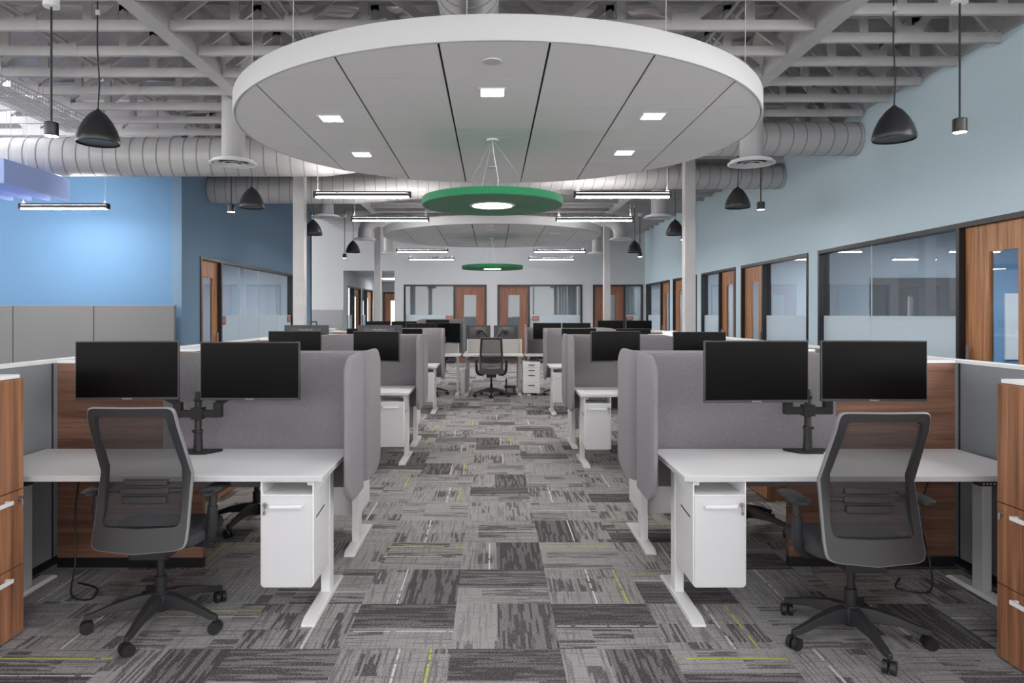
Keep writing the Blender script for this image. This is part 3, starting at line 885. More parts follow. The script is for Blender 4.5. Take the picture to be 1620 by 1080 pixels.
# ------------------------------------------------------------------ desk
def make_desk(a, width=1.8, depth=.70, h=.735):
    """front edge at y=0, user sits at -y; a=+1: aisle end is +x"""
    t = thing('standing_desk', '', 'desk')
    W = width / 2
    MB().use(M_WHITE).box(-W, W, 0, depth, h - .003, h).use(M_EDGE).box(-W, W, 0, depth, h - .028, h - .003).build('desktop', None, t, bevel=.002)
    m = MB(); zt = h - .028
    m.box(-W + .12, W - .12, depth * .5 + .0, depth * .5 + .07, zt - .045, zt)
    m.build('crossbar', mat('dark_steel', (60, 60, 62), .5), t)
    for s in (-1, 1):
        x = s * (W - .067)
        l = MB()
        l.box(x - .025, x + .025, depth / 2 - .005, depth / 2 + .08, .028, zt - .02)
        l.box(x - .021, x + .021, depth / 2 + .002, depth / 2 + .073, .026, zt - .01)
        lg = l.build('leg', M_WMETAL if s == a else mat('grey_powder_coat', (190, 192, 194), .4), t, bevel=.003)
        poly = [(-.02, 0), (-.02, .012), (.04, .028), (.60, .028), (.64, .010), (.64, 0)]
        f = MB().prism([(y_, z_) for y_, z_ in poly], x - .035, x + .035, 'x'); f.build('foot', M_WMETAL, lg, bevel=.003)
        b = MB().box(x - .022, x + .022, .05, depth - .06, zt - .03, zt); b.build('side_bracket', M_WMETAL, lg, bevel=.002)
    x = -a * (W - .28)
    c = MB().prism([(-.06, 0), (.06, 0), (.075, .022), (-.075, .022)], -.0, .05, 'y')
    cp = c.build('height_control', M_BLACK, t, loc=(x, .005, zt - .024))
    q = MB()
    for k in range(6): q.box(-.045 + .018 * k - .004, -.045 + .018 * k + .004, -.001, .0, .008, .015)
    q.build('button_row', M_SILVER, cp)
    return t
D_ = {1: Proto(make_desk(1)), -1: Proto(make_desk(-1))}

# hanging pedestal
def make_ped(a):
    """centre of the front at origin; front faces -y; a=+1 aisle side is +x"""
    t = thing('hanging_pedestal', '', 'drawer pedestal')
    W = .132; z0, z1, zt = .18, .640, .700; Dp = .325
    def outline(w_, lo, hi, r):
        p = [(w_, hi), (-w_, hi)]
        p += [(-w_ + r - r * math.cos(b), lo + r - r * math.sin(b)) for b in [PI / 2 * k / 5 for k in range(6)]]
        p += [(w_ - r + r * math.sin(b), lo + r - r * math.cos(b)) for b in [PI / 2 * k / 5 for k in range(6)]]
        return p
    m = MB(); m.prism(outline(W, z0, z1, .022), .004, Dp, 'y')
    m.box(-W, -W + .008, .004, Dp, z1, zt); m.box(W - .008, W, .004, Dp, z1, zt); m.box(-W, W, Dp - .01, Dp, z1, zt); m.box(-W, W, .004, Dp, zt, zt + .004)
    b = m.build('body', M_WMETAL, t, bevel=.002)
    d = MB().prism(outline(W - .007, z0 + .007, z1 - .004, .018), -.004, .008, 'y').build('door', M_PED, t, bevel=.0015)
    hm = MB().tube([(-.075, -.002, .588), (-.075, -.026, .588), (.075, -.026, .588), (.075, -.002, .588)], .006, 8)
    hm.box(-.078, .078, -.031, -.022, .580, .596); hm.build('handle', M_WHITE, d, bevel=.001)
    lx = -a * (W - .025)
    MB().tube([(lx, -.004, .592), (lx, -.014, .592)], .011, 16).build('lock', M_CHROME, d)
    k = MB().box(lx - .002, lx + .002, -.02, -.010, .562, .597); k.tube([(lx, -.017, .562), (lx, -.017, .545)], .006, 8); k.build('key', M_CHROME, d)
    s = MB(); X = a * W; s.prism([(.05, .52), (.22, .535), (.22, .527), (.05, .512)], min(X, X + a * .0012), max(X, X + a * .0012), 'x'); s.build('side_slot', M_VOID, b)
    return t
P_ = {1: Proto(make_ped(1)), -1: Proto(make_ped(-1))}

# felt wrap screen
def make_screen(a, length=1.18, z0=.50, z1=1.305, fl=.46, R=.17):
    """outer corner near (0,0): main panel runs to -a*x, flange runs to -y along the aisle"""
    t = thing('privacy_screen', '', 'privacy screen')
    th = .036; rc = .055
    path = []   # (x,y) centre line, s
    cx, cy_ = -a * (rc + th / 2), -(rc)
    pts = []
    for k in range(0, 9): pts.append((-a * (rc + th / 2) - a * (length - rc) * (1 - k / 8.0), 0.0, False))
    for k in range(1, 8):
        b = PI / 2 * k / 8; pts.append((cx + a * rc * math.sin(b), -rc + rc * math.cos(b), False))
    for k in range(0, 17): pts.append((cx + a * rc, -rc - (fl - rc) * k / 16.0, True))
    # distances from flange tip
    d = [0.0]
    for i in range(len(pts) - 1, 0, -1): d.append(d[-1] + math.dist(pts[i][:2], pts[i - 1][:2]))
    d = list(reversed(d))
    nz = 22; vs_ = []; k = len(pts)
    for side in (1, -1):
        for i, (x, y, f) in enumerate(pts):
            j0, j1 = max(i - 1, 0), min(i + 1, k - 1)
            tx, ty = pts[j1][0] - pts[j0][0], pts[j1][1] - pts[j0][1]; ln = math.hypot(tx, ty); nx_, ny_ = -ty / ln, tx / ln
            def corner(dd, R_):
                return R_ - math.sqrt(max(R_ * R_ - (R_ - dd) ** 2, 0)) if dd < R_ else 0.0
            lo = z0 + corner(d[i] + .004, R * 1.0) * .95; hi = z1 - corner(d[i] + .004, R)
            ds = length + fl - d[i]
            hi -= corner(max(length + fl - d[i] - .02, 0) + .004, .05)
            for q in range(nz + 1):
                u = q / nz
                u = .5 - .5 * math.cos(u * PI)
                e = min(q, nz - q); pf = [0.35, .8, 1.0][min(e, 2)]
                tipf = 1.0 if d[i] > .02 else (.45 if d[i] < .001 else .85)
                o_ = side * th / 2 * pf * tipf
                vs_.append((x + nx_ * o_, y + ny_ * o_, lo + (hi - lo) * u))
    fs_ = []; n1 = nz + 1; off = k * n1
    for s_ in (0, 1):
        for i in range(k - 1):
            for q in range(nz):
                v0 = s_ * off + i * n1 + q; fs_.append((v0, v0 + 1, v0 + n1 + 1, v0 + n1))
    for i in range(k - 1):
        for q in (0, nz):
            v0 = i * n1 + q; fs_.append((v0, v0 + n1, off + v0 + n1, off + v0))
    for i in (0, k - 1):
        for q in range(nz):
            v0 = i * n1 + q; fs_.append((v0, v0 + 1, off + v0 + 1, off + v0))
    m = MB().add(vs_, fs_)
    o = m.build('felt_panel', M_FELT, t)
    o.data.shade_smooth()
    for x in (.25, .95):
        MB().box(-a * x - .02, -a * x + .02, -.09, -.016, .66, .705).build('mounting_bracket', M_WMETAL, t)
    return t
S_ = {1: Proto(make_screen(1)), -1: Proto(make_screen(-1))}

# monitor
mo = thing('monitor', '', 'monitor')
MWd, MHt = .545, .318
m = MB().box(-MWd / 2, MWd / 2, -.004, .018, -MHt / 2, MHt / 2).build('bezel', M_BEZEL, mo, bevel=.003)
MB().box(-MWd / 2 + .006, MWd / 2 - .006, -.0052, -.0035, -MHt / 2 + .014, MHt / 2 - .006).build('screen', M_SCREEN, mo)
MB().prism([(.018, -.13), (.045, -.09), (.045, .07), (.018, .13)], -.19, .19, 'x').build('rear_shell', M_MBACK, mo, bevel=.004)
MB().box(-.05, .05, .045, .052, -.06, .04).build('mount_plate', M_BLACK, mo)
text('ViewSonic', .012, M_SILVER, m, (0, -.0046, -MHt / 2 + .0068), (PI / 2, 0, 0))
text('ViewSonic', .040, M_SILVER, m, (0, .047, .10), (PI / 2, 0, PI)).location = (0, .0335, .098)
MO = Proto(mo)

def arm(px, py, zdesk, mons, label, zbar=.97):
    """dual arm: base at (px,py) on desk, mons list of (x,y,z) monitor mount points"""
    t = thing('monitor_arm', label, 'monitor arm', (px, py, zdesk))
    B = MB().prism([(-.12, .03), (-.06, -.06), (.06, -.06), (.12, .03), (.12, .06), (-.12, .06)], 0, .012, 'z')
    B.build('base_plate', M_BLACK, t, bevel=.002)
    zb = zbar - zdesk
    MB().lathe([(.026, .012), (.022, .12), (.0225, .13), (.019, .135), (.019, zb + .12), (.016, zb + .125)], 24).build('pole', M_CHAIR, t)
    m = MB(); m.box(-.13, .13, -.02, .02, zb - .02, zb + .02); m.box(-.032, .032, -.03, .03, zb - .03, zb + .035)
    m.tube([(-.03, -.01, zb - .1), (.03, -.01, zb - .1)], .008, 8); m.lathe([(.025, zb - .11), (.025, zb - .09)], 20); m.lathe([(.025, zb + .07), (.025, zb + .085)], 20)
    m.build('clamp_bar', M_BLACK, t, bevel=.002)
    for i, (mx, my, mz) in enumerate(mons):
        s = -1 if mx < px else 1
        m = MB()
        p0 = (s * .115, 0, zb + .02); p1 = (s * .115, 0, zb + .06)
        m.box(s * .115 - .022, s * .115 + .022, -.022, .022, zb - .02, zb + .065)
        e = (mx - px, my - py, mz - zdesk)
        mid = (s * .20, -.02, zb + .11)
        m.bar((s * .115, 0, zb + .06), mid, .03, .035); m.bar(mid, (e[0] * .9 + s * .02, e[1] + .04, e[2] - .01), .028, .035)
        m.tube([(e[0], e[1] + .075, e[2]), (e[0], e[1] - .002, e[2])], .022, 14)
        m.bar((e[0] * .9 + s * .02, e[1] + .045, e[2] - .01), (e[0], e[1] + .055, e[2]), .03, .03)
        m.build('arm', M_BLACK, t, bevel=.002)
    return t

def pair(px, py, zd, m1, m2, lab, zbar=.97, back=False):
    """m: (x, y, ztop, yaw)"""
    mts = []
    sx = {0: 'left', 1: 'right'}
    for i, (x, y, zt, yaw) in enumerate((m1, m2)):
        zc = zt - MHt / 2
        MO.put((x, y, zc), yaw, '%s black monitor of the pair on the %s' % (sx[i], lab), 'monitors on the desks')
        dx, dy = .052 * math.sin(-yaw), .052 * math.cos(yaw)
        mts.append((x + dx, y + dy, zc - .01))
    arm(px, py, zd, mts, 'black twin monitor arm on the ' + lab, zbar)

# ------------------------------------------------------------------ task chair
def make_chair():
    t = thing('task_chair', '', 'chair')
    def prof(z):      # depth of the back at height z
        u = (z - .45) / .66
        return -.255 + .105 * math.exp(-((u - .42) / .30) ** 2) - .06 * max(u - .55, 0) * 2
    def hw(z): return .228 - .022 * max((z - .72), 0) / .39 - .012 * max(.6 - z, 0) / .15 * 0 - .006
    # frame: outer/inner loops
    n = 112; zc, zh = .775, .335
    def rr(u, w_, h_, r_, zmid):
        # rounded rectangle param by angle, superellipse-like
        a = 2 * PI * u; c, s = math.cos(a), math.sin(a); e = .10
        return (math.copysign(abs(c) ** e, c) * w_, zmid + math.copysign(abs(s) ** e, s) * h_)
    rings = []
    def ring(dw, dz0, dz1, dy):
        out = []
        z_lo, z_hi = .445 + dz0, 1.11 - dz1
        for i in range(n):
            x, z = rr(i / n, 1.0, (z_hi - z_lo) / 2, 0, (z_hi + z_lo) / 2)
            w_ = hw(z) - dw
            X = x * w_
            sag = -.02 * (1 - (X / .23) ** 2) * (1 if z < .6 else 0) * max(0, (.62 - z) / .17)
            out.append((X, prof(z) + dy + .03 * (X / .23) ** 2, z + sag))
        return out
    def loft(m, rs, closed=True):
        vs_ = [v for r_ in rs for v in r_]; k = len(rs); fs_ = []
        rng = range(k) if closed else range(k - 1)
        for i in rng:
            j = (i + 1) % k
            for q in range(n): fs_.append((i * n + q, i * n + (q + 1) % n, j * n + (q + 1) % n, j * n + q))
        m.add(vs_, fs_)
    m = MB()
    loft(m, [ring(.006, .006, .006, -.014), ring(.040, .10, .042, -.014), ring(.042, .102, .044, .012), ring(.006, .006, .006, .012)])
    fr_ = m.build('back_frame', M_CHAIR, t)
    m = MB(); loft(m, [ring(.006, .006, .006, -.014), ring(0, 0, 0, -.008), ring(0, 0, 0, .006), ring(.006, .006, .006, .012)], False)
    m.build('edge_trim', M_RIM, fr_)
    # mesh
    m = MB(); NX, NZ = 14, 26; vs_ = []
    for j in range(NZ + 1):
        z = .545 + (1.075 - .545) * j / NZ
        for i in range(NX + 1):
            X = (-1 + 2 * i / NX) * (hw(z) - .034)
            vs_.append((X, prof(z) + .03 * (X / .23) ** 2, z))
    fs_ = [(j * (NX + 1) + i, j * (NX + 1) + i + 1, (j + 1) * (NX + 1) + i + 1, (j + 1) * (NX + 1) + i) for j in range(NZ) for i in range(NX)]
    m.add(vs_, fs_); m.build('back_mesh', M_MESH, t)
    # lumbar support
    m = MB(); z = .70
    def strip(zz0, zz1, w_, dy0, dy1):
        K = 10; vv = []
        for i in range(K + 1):
            X = (-1 + 2 * i / K) * w_; yb = prof((zz0 + zz1) / 2) + .03 * (X / .23) ** 2
            vv += [(X, yb + dy0, zz0), (X, yb + dy0, zz1), (X, yb + dy1, zz1), (X, yb + dy1, zz0)]
        ff = [(0, 1, 2, 3), (4 * K + 3, 4 * K + 2, 4 * K + 1, 4 * K)]
        for i in range(K):
            for q in range(4): ff.append((4 * i + q, 4 * i + (q + 1) % 4, 4 * i + 4 + (q + 1) % 4, 4 * i + 4 + q))
        m.add(vv, ff)
    strip(.692, .706, .20, -.016, -.004); strip(.686, .712, .115, -.024, -.012)
    strip(.722, .748, .105, -.012, .010); strip(.640, .672, .105, -.016, .004)
    m.build('lumbar_support', M_CHAIR, t, bevel=.003)
    # spine bracket from back frame to mechanism
    m = MB(); m.bar((0, prof(.5) + .01, .50), (0, -.10, .405), .16, .03); m.box(-.09, .09, -.14, .10, .36, .42)
    m.build('tilt_mechanism', M_BLACK, t, bevel=.006)
    # seat
    vs_ = []; K = 48
    for (dz, sc) in ((0, .90), (.012, .98), (.035, 1.0), (.058, .97), (.068, .88), (.072, .6), (.070, .0001)):
        for i in range(K):
            a = 2 * PI * i / K; c, s = math.cos(a), math.sin(a)
            x = math.copysign(abs(c) ** .45, c) * .25 * sc; y = .03 + math.copysign(abs(s) ** .45, s) * .235 * sc
            z = .425 + dz - (.03 * max(0, (y - .15) / .12) ** 2)
            vs_.append((x, y, z))
    fs_ = [tuple(reversed(range(K)))]
    for r_ in range(6):
        for i in range(K): fs_.append((r_ * K + i, r_ * K + (i + 1) % K, (r_ + 1) * K + (i + 1) % K, (r_ + 1) * K + i))
    MB().add(vs_, fs_).build('seat', M_SEAT, t)
    for s in (-1, 1):
        m = MB()
        m.tube([(s * .14, .0, .405), (s * .22, -.02, .405), (s * .26, -.04, .44), (s * .275, -.055, .50), (s * .280, -.06, .60)], [.018, .02, .024, .026, .026], 12)
        m.tube([(s * .280, -.06, .58), (s * .282, -.06, .665)], [.018, .018], 12)
        ar = m.build('armrest', M_CHAIR, t)
        pd = MB(); vv = []; K = 24
        for (dz, sc) in ((0, .85), (.006, 1.0), (.018, 1.0), (.025, .85)):
            for i in range(K):
                a = 2 * PI * i / K; c, q = math.cos(a), math.sin(a)
                vv.append((s * .282 + math.copysign(abs(c) ** .6, c) * .045 * sc, -.03 + math.copysign(abs(q) ** .6, q) * .125 * sc, .665 + dz))
        ff = [tuple(reversed(range(K))), tuple(range(3 * K, 4 * K))]
        for r_ in range(3):
            for i in range(K): ff.append((r_ * K + i, r_ * K + (i + 1) % K, (r_ + 1) * K + (i + 1) % K, (r_ + 1) * K + i))
        pd.add(vv, ff).build('arm_pad', M_BLACK, ar)
    m = MB(); m.lathe([(.028, .10), (.028, .24), (.018, .242), (.018, .37)], 20); m.build('gas_lift', M_BLACK, t)
    m = MB(); m.lathe([(.045, .075), (.05, .09), (.05, .15), (.035, .165)], 24)
    base = m.build('base_hub', M_CHAIR, t)
    for k in range(5):
        a = -PI / 2 + 2 * PI * k / 5; c, s = math.cos(a), math.sin(a)
        m = MB(); st = []
        for (r_, zt, zb, w_) in ((.03, .16, .085, .030), (.10, .155, .095, .026), (.20, .130, .092, .021), (.30, .095, .066, .016), (.335, .088, .064, .012)):
            for (e, z) in ((-w_, zb), (w_, zb), (w_ * .75, zt), (-w_ * .75, zt)): st.append((c * r_ - s * e, s * r_ + c * e, z))
        ff = [(3, 2, 1, 0), (16, 17, 18, 19)]
        for i in range(4):
            for q in range(4): ff.append((4 * i + q, 4 * i + (q + 1) % 4, 4 * i + 4 + (q + 1) % 4, 4 * i + 4 + q))
        m.add(st, ff); lg = m.build('base_leg', M_CHAIR, t, bevel=.003)
        m = MB(); ang = a + .9 + k; wx, wy = math.cos(ang), math.sin(ang); cx, cyy = c * .325, s * .325
        m.tube([(cx, cyy, .068), (cx, cyy, .03)], .007, 8)
        for e in (-1, 1): m.tube([(cx + wx * e * .006, cyy + wy * e * .006, .029), (cx + wx * e * .026, cyy + wy * e * .026, .029)], .029, 20)
        m.build('caster', M_BLACK, lg)
    return t
CH = Proto(make_chair())

# ------------------------------------------------------------------ workstations
GR = {}
def station(side, row, y_front, aisle_x, scr_x, facing=1, zdesk=.735, chair=None, ped=True, nm='', desk=True, screen=True, scr_y=None):
    """side -1 left / +1 right; facing +1 user looks away from the camera"""
    a_world = -side                      # sign of x direction pointing to the aisle
    a = a_world * facing
    rz = 0 if facing == 1 else PI
    cx = aisle_x + side * .9
    yd = y_front
    if desk:
        D_[a].put((cx, yd, zdesk - .735), rz, 'white height-adjustable desk, ' + nm, 'white desks').location.z = 0
    if ped:
        P_[a].put((aisle_x + side * .178, yd + facing * .012, 0), rz, 'white metal pedestal hung under the desk, ' + nm, 'pedestals hung under the desks')
    if screen:
        S_[a].put((scr_x, scr_y if scr_y is not None else yd + facing * .725, 0), rz, 'grey felt wrap-around desk screen, ' + nm, 'felt desk screens')
NM = {(-1, 'A'): 'nearest on the left of the aisle', (1, 'A'): 'nearest on the right of the aisle',
      (-1, 'A2'): 'back to back with nearest left desk, facing away', (1, 'A2'): 'back to back with nearest right desk, facing away',
      (-1, 'B'): 'second cluster on the left, camera side', (1, 'B'): 'second cluster on the right, camera side',
      (-1, 'B2'): 'second cluster on the left, far side', (1, 'B2'): 'second cluster on the right, far side',
      (-1, 'C'): 'third cluster on the left', (1, 'C'): 'third cluster on the right'}
station(-1, 'A', 3.45, -.836, -.76, nm=NM[-1, 'A'], scr_y=4.19)
station(1, 'A', 3.45, .944, .855, nm=NM[1, 'A'], scr_y=4.21)
station(-1, 'A2', 5.06, -.836, -.76, -1, nm=NM[-1, 'A2'], scr_y=4.33)
station(1, 'A2', 5.10, .944, .855, -1, nm=NM[1, 'A2'], scr_y=4.35)
station(-1, 'B', 7.12, -.85, -.775, nm=NM[-1, 'B'], scr_y=7.87)
station(1, 'B', 6.98, .875, .82, nm=NM[1, 'B'], scr_y=7.73)
station(-1, 'B2', 8.74, -.85, -.775, -1, nm=NM[-1, 'B2'], scr_y=8.01)
station(1, 'B2', 8.60, .875, .82, -1, nm=NM[1, 'B2'], scr_y=7.87)
station(-1, 'C', 10.75, -.85, -.775, nm=NM[-1, 'C'], scr_y=11.5)
station(1, 'C', 10.68, .875, .82, nm=NM[1, 'C'], scr_y=11.43)

pair(-1.69, 4.03, .735, (-1.977, 3.80, 1.385, .06), (-1.32, 3.82, 1.38, -.02), 'nearest left desk', .96)
pair(1.82, 4.05, .735, (1.355, 3.60, 1.395, .05), (1.99, 3.66, 1.393, -.03), 'nearest right desk', .975)
pair(-1.68, 7.68, .735, (-2.06, 7.32, 1.355, .05), (-1.22, 7.36, 1.352, -.35), 'second left desk', .97)
pair(1.76, 7.55, .735, (1.27, 7.22, 1.358, .25), (2.13, 7.22, 1.350, 0), 'second right desk', .97)
pair(-1.68, 11.3, .735, (-2.0, 10.95, 1.31, .05), (-1.36, 10.95, 1.31, -.05), 'third left desk', .93)
pair(1.77, 11.25, .735, (1.345, 10.9, 1.312, .05), (2.19, 10.9, 1.308, 0), 'third right desk', .93)
# facing away, seen from behind
for (x, lb) in ((-1.38, 'right'), (-2.28, 'left')):
    MO.put((x, 8.62, 1.398 - MHt / 2), PI, '%s monitor seen from behind above the second left cluster' % lb)
arm(-1.83, 8.16, .735, [(-1.38, 8.57, 1.23), (-2.28, 8.57, 1.23)], 'black twin monitor arm on far desk of the second left cluster', 1.03)

CH.put((-1.64, 3.47, 0), 0, 'charcoal mesh-back task chair at the nearest left desk')
CH.put((1.69, 3.31, 0), 0, 'charcoal mesh-back task chair at the nearest right desk')
CH.put((-1.72, 5.12, 0), PI + .35, 'charcoal task chair half hidden beyond the nearest left desk')
CH.put((1.78, 5.02, 0), PI + .25, 'charcoal task chair half hidden beyond the nearest right desk')
CH.put((-1.75, 6.95, 0), .1, 'charcoal mesh-back task chair at the second left desk')
CH.put((1.75, 6.85, 0), -.1, 'charcoal mesh-back task chair at the second right desk')
CH.put((-.02, 13.08, 0), 0, 'dark mesh-back task chair in the middle at the end of the aisle')
CH.put((-1.18, 13.3, 0), .5, 'dark task chair behind the third left screen at the far row')
CH.put((1.30, 13.2, 0), -.4, 'dark task chair at the far row right of the drawer pedestal')

# walnut spine panels and low partitions -----------------------------
def spine(x0, x1, y, label):
    t = thing('walnut_divider', label, 'divider panel', (0, y, 0))
    MB().box(x0, x1, -.018, .018, .06, 1.235).build('wood_panel', M_MODESTY, t)
    MB().box(x0, x1, -.022, .022, 1.235, 1.25).build('cap', M_CRIM, t)
    MB().box(x0, x1, -.02, .02, .0, .06).build('bottom_rail', M_FRAME, t)
spine(-2.63, -1.75, 4.26, 'walnut divider panel behind the nearest left desk')
spine(1.80, 2.81, 4.28, 'walnut divider panel behind the nearest right desk')
spine(-2.63, -1.75, 7.94, 'walnut divider panel in the second left cluster')
spine(1.80, 2.81, 7.80, 'walnut divider panel in the second right cluster')
spine(-2.63, -1.75, 11.6, 'walnut divider panel behind the third left desk')
spine(1.80, 2.81, 11.52, 'walnut divider panel behind the third right desk')
def partition(x, y0, y1, h, label, n):
    t = thing('low_partition', label, 'partition', (x, 0, 0))
    for i in range(n):
        a = y0 + (y1 - y0) * i / n; b = y0 + (y1 - y0) * (i + 1) / n
        MB().box(-.03, .03, a + .006, b - .006, .05, h - .02).build('fabric_panel', M_FABRIC, t, bevel=.003)
    MB().box(-.036, .036, y0, y1, h - .02, h).build('top_cap', M_CRIM, t)
    MB().box(-.025, .025, y0, y1, 0, .05).build('bottom_rail', M_FRAME, t)
    m = MB()
    for i in range(1, n): m.box(-.032, .032, y0 + (y1 - y0) * i / n - .006, y0 + (y1 - y0) * i / n + .006, .05, h - .02)
    if n > 1: m.build('joint_trim', M_FRAME, t)
    return t
partition(-2.705, 2.6, 12.6, 1.253, 'long low grey fabric partition with white cap, left side', 6)
partition(2.87, 2.6, 12.6, 1.253, 'long low grey fabric partition with white cap, right side', 6)
# tall grey panels along the blue wall
t = thing('tall_partition', 'tall warm grey fabric partition standing along the blue wall', 'partition', (0, 10.36, 0))
for i in range(4):
    MB().box(-4.68 - 1.19 * (i + 1) + .006, -4.68 - 1.19 * i - .006, -.03, .03, .05, 1.655).build('fabric_panel', M_TACK, t, bevel=.003)
MB().box(-4.68 - 1.19 * 4, -4.68, -.033, .033, 1.655, 1.665).build('top_cap', M_WALLG, t)
MB().box(-4.68 - 1.19 * 4, -4.68, -.025, .025, 0, .05).build('bottom_rail', M_FRAME, t)
m = MB()
for i in range(1, 4): m.box(-4.68 - 1.19 * i - .006, -4.68 - 1.19 * i + .006, -.02, .02, .05, 1.655)
m.build('joint_trim', M_FRAME, t)

# walnut storage towers ----------------------------------------------
def tower(s, y0, y1, label, handles=True):
    """face at x = s*2.25 toward the aisle"""
    t = thing('storage_tower', label, 'storage cabinet', (s * 2.25, 0, 0))
    d = .40
    def bx(m, x0_, x1_, *r):
        lo, hi = sorted((s * x0_, s * x1_)); return m.box(lo, hi, *r)
    bx(MB(), .02, d, y0, y1, .0, 1.225).build('body', M_CAB, t, bevel=.002)
    bx(MB(), .012, d, y0 + .01, y1 - .01, 1.225, 1.243).build('top_panel', M_WHITE, t, bevel=.002)
    for i, (z0, z1) in enumerate(((.015, .335), (.339, .695), (.699, 1.222))):
        dr = bx(MB(), 0, .0195, y0 + .002, y1 - .002, z0, z1).build('drawer_front' if i < 2 else 'door', M_CAB, t, bevel=.002)
        if i < 2:
            a_, b_ = y0 + .12, y1 - .12; z = z1 - .038; m = MB()
            bx(m, -.035, -.025, a_, b_, z - .01, z + .01)
            bx(m, -.03, 0, a_, a_ + .015, z - .008, z + .008); bx(m, -.03, 0, b_ - .015, b_, z - .008, z + .008)
            m.build('handle', M_WHITE, dr, bevel=.003)
    m = MB().tube([(0, y1 - .035, .655), (-s * .012, y1 - .035, .655)], .011, 14); m.tube([(-s * .016, y1 - .035, .655), (-s * .018, y1 - .035, .625)], .005, 8)
    m.build('lock', M_CHROME, t)
    return t
tower(-1, 2.50, 3.37, 'walnut storage tower cut off by the left edge of the view')
tower(1, 2.28, 3.13, 'walnut storage tower cut off by the right edge of the view')
tower(-1, 5.75, 6.65, 'white-topped walnut storage tower behind the nearest left cluster')
tower(1, 5.75, 6.55, 'white-topped walnut storage tower behind the nearest right cluster')
tower(-1, 9.4, 10.3, 'white-topped walnut storage tower behind the second left cluster')
tower(1, 9.3, 10.2, 'white-topped walnut storage tower behind the second right cluster')

# ------------------------------------------------------------------ far row (end of the aisle)
dk = thing('standing_desk', 'white desk in the middle at the end of the aisle', 'desk', (0.015, 13.15, 0))
dk2 = make_desk(1, 1.14, .70, .765)
for ch in list(dk2.children): ch.parent = dk
bpy.data.objects.remove(dk2)
dkl = make_desk(1, 1.6, .70, .765); dkl.location = (-1.40, 13.15, 0); dkl['label'] = 'white desk of the far row, left of the middle one'
dkr = make_desk(-1, 1.8, .70, .765); dkr.location = (1.52, 13.15, 0); dkr['label'] = 'white desk of the far row, right of the middle one'
def low_div(x0, x1, y, label, z1=1.04, m_=None):
    t = thing('desk_divider', label, 'divider panel', (0, y, 0))
    MB().box(x0, x1, -.012, .012, .60, z1).build('panel', m_ or mat('light_grey_panel', (176, 174, 172), .6), t, bevel=.003)
    MB().box(x0 - .02, x0, -.02, .02, .60, z1).build('end_post', M_CRIM, t); MB().box(x1, x1 + .02, -.02, .02, .60, z1).build('end_post', M_CRIM, t)
low_div(-.48, .56, 13.88, 'light grey low divider behind the middle far desk')
low_div(-2.1, -.68, 13.88, 'light grey low divider behind the left far desk')
# drawer pedestal
t = thing('mobile_pedestal', 'white four-drawer pedestal with dark pulls beside the middle far desk', 'drawer pedestal', (.735, 13.2, 0))
MB().box(-.165, .165, .012, .5, .045, .64).build('body', M_WMETAL, t, bevel=.004)
for (z0, z1) in ((.53, .625), (.435, .524), (.25, .429), (.055, .244)):
    d = MB().box(-.16, .16, 0, .011, z0, z1).build('drawer', M_WHITE, t, bevel=.002)
    MB().box(-.06, .06, -.012, 0, z1 - .055, z1 - .043).build('pull', M_BLACK, d)
for sx in (-.12, .12):
    for sy in (.06, .44): MB().tube([(sx - .012, sy, .022), (sx + .012, sy, .022)], .022, 14).build('caster', M_WHITE, t)
t = thing('waste_bin', 'tall pale grey bin between two far desk legs', 'bin', (-.557, 13.4, 0))
MB().prism([(-.040, 0), (.040, 0), (.046, .46), (-.046, .46)], -.13, .13, 'y').build('body', mat('bin_grey', (186, 188, 186), .5), t, bevel=.008)
MB().box(-.048, .048, -.135, .135, .46, .475).build('rim', M_CRIM, t)
t = thing('computer_stand', 'small black computer stand under the middle far desk', 'stand', (.34, 13.5, 0))
MB().box(-.11, .11, -.12, .12, 0, .03).build('base', M_BLACK, t, bevel=.004)
MB().box(-.11, .11, -.1, .1, .12, .16).build('shelf', M_BLACK, t, bevel=.004)
MB().box(-.09, -.06, -.1, -.07, .03, .30).build('post', M_BLACK, t); MB().box(.06, .09, .05, .08, .03, .12).build('post', M_BLACK, t)
# monitors on far row
for (x, y, zt, yaw, lb) in ((-.83, 13.45, 1.36, -.7, 'right monitor on the left far desk, angled to the aisle'),
                            (-1.36, 13.42, 1.36, .15, 'left monitor on the left far desk, partly hidden by the screen')):
    o = MO.put((x, y, zt - .19), yaw, lb); o.scale = (1.08, 1, 1.2)
arm(-1.1, 13.72, .765, [(-.79, 13.49, 1.15), (-1.37, 13.47, 1.15)], 'black twin monitor arm on the left far desk', 1.0)
pair(1.35, 13.72, .765, (1.05, 13.45, 1.367, .02), (1.61, 13.45, 1.367, -.02), 'far desk right of the middle', .98)
for (x, lb) in ((-.29, 'left'), (.28, 'right')):
    o = MO.put((x, 14.5, 1.30 - .145), PI, '%s small monitor seen from behind over the middle far desk' % lb); o.scale = (.92, 1, .92)
dkb = make_desk(1, 1.14, .70, .765); dkb.location = (.015, 14.62, 0); dkb.rotation_euler = (0, 0, PI); dkb['label'] = 'white desk facing away behind the middle far desk'
t = thing('monitor_arm', 'black V-shaped monitor arm behind the middle far chair', 'monitor arm', (0.0, 14.05, .765))
MB().box(-.09, .09, -.04, .06, 0, .02).build('base_plate', M_BLACK, t)
MB().lathe([(.022, .02), (.018, .27)], 16).build('pole', M_BLACK, t)
for s in (-1, 1):
    m = MB(); m.bar((s * .02, 0, .24), (s * .20, .15, .43), .035, .03); m.bar((s * .20, .15, .43), (s * .285, .36, .40), .03, .03); m.tube([(s * .285, .36, .395), (s * .285, .405, .39)], .02, 12)
    m.build('arm', M_BLACK, t)
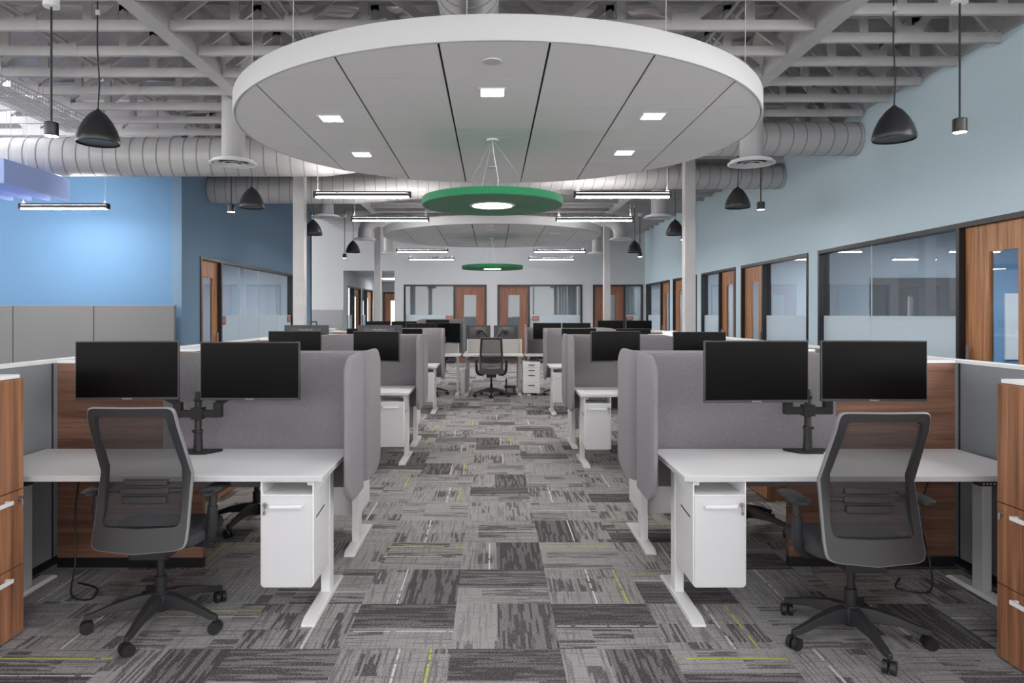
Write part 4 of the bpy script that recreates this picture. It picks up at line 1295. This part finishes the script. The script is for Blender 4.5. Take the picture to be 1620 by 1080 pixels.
# screens behind the far row
def plain_screen(a, x, y, length, label, z1, fl=.5):
    o = make_screen(a, length, .62, z1, fl, .08); o.location = (x, y, 0); o['label'] = label; o['category'] = 'privacy screen'
    return o
plain_screen(1, -.575, 14.9, 1.0, 'grey felt screen behind the left far desk', 1.43)
plain_screen(-1, .64, 14.0, 1.75, 'grey felt screen behind the right far desk', 1.27)
MO.put((-1.15, 14.7, 1.42 - MHt / 2), 0, 'dark monitor in front of the tallest far left screen').scale = (.9, 1, 1)
# far outer desks left and right
dk3 = make_desk(1, 1.6, .7, .765); dk3.location = (-3.55 + .6, 14.6, 0); dk3['label'] = 'white desk at the far left, mostly hidden behind monitors'
dk4 = make_desk(-1, 1.6, .7, .765); dk4.location = (2.95, 14.6, 0); dk4['label'] = 'white desk at the far right, mostly hidden behind monitors'
pair(-2.15, 15.1, .765, (-2.42, 14.85, 1.385, 0), (-1.87, 14.85, 1.385, 0), 'far left outer desk', .98)
pair(2.80, 15.1, .765, (2.50, 14.85, 1.40, 0), (3.10, 14.85, 1.40, 0), 'far right outer desk', .98)
for k, (x, y, z, lb) in enumerate(((2.42, 9.6, 1.243, 'right'),)):
    o = thing('paper_box', 'small white box on the walnut tower behind second right cluster', 'box', (x, y, z))
    MB().box(-.08, .08, -.06, .06, 0, .05).build('box_body', M_WHITE, o, bevel=.003); MB().box(-.084, .084, -.064, .064, .05, .062).build('lid', M_CRIM, o, bevel=.002)
# tap over the grey splash panel
t = thing('faucet', 'black faucet against the grey panel at the far left', 'faucet', (-5.45, YB - .25, 1.1))
MB().tube([(0, 0, 0), (0, 0, .20)], .02, 10).build('riser', M_BLACK, t); MB().tube([(0, 0, .2), (-.22, -.0, .2)], .022, 10).build('spout', M_BLACK, t)
t2 = thing('kitchen_counter', 'low grey counter below the far left grey wall panel', 'counter', (-5.7, YB - .35, 0))
MB().box(-.9, .9, -.28, .3, 0, 1.06).build('cabinet', M_WALLG, t2); MB().box(-.92, .92, -.3, .3, 1.06, 1.1).build('worktop', M_CRIM, t2)

# cables under the front desks
def cable(pts, label, r=.005):
    c = MB().tube(pts, r, 8).build('power_cable', M_BLACK); tag(c, label, 'cable'); return c
def spl(P, n=8):
    out = []
    P = [Vector(p) for p in P]; Q = [P[0]] + P + [P[-1]]
    for i in range(1, len(Q) - 2):
        for k in range(n):
            t_ = k / n; a, b, c, d = Q[i - 1], Q[i], Q[i + 1], Q[i + 2]
            out.append(.5 * ((2 * b) + (c - a) * t_ + (2 * a - 5 * b + 4 * c - d) * t_ ** 2 + (3 * b - a - 3 * c + d) * t_ ** 3))
    return out + [P[-1]]
cable(spl([(-2.32, 3.95, .66), (-2.36, 3.97, .4), (-2.33, 3.92, .15), (-2.28, 3.8, .012), (-2.15, 3.75, .008), (-2.2, 3.9, .008), (-2.35, 3.98, .008)]), 'black cable hanging and curling on the carpet under left desk')
cable(spl([(2.48, 3.95, .66), (2.42, 3.97, .4), (2.46, 3.95, .15), (2.4, 3.85, .012), (2.25, 3.9, .008), (2.35, 4.05, .008)]), 'black cable hanging and curling on the carpet under right desk')

for o in S.objects:
    if o.parent is None and o.get('label') and not o.get('group'):
        k = o.name.split('.')[0]
        if k in AUTO_GROUP: o['group'] = AUTO_GROUP[k]
        if k == 'standing_desk': o['category'] = 'desk'
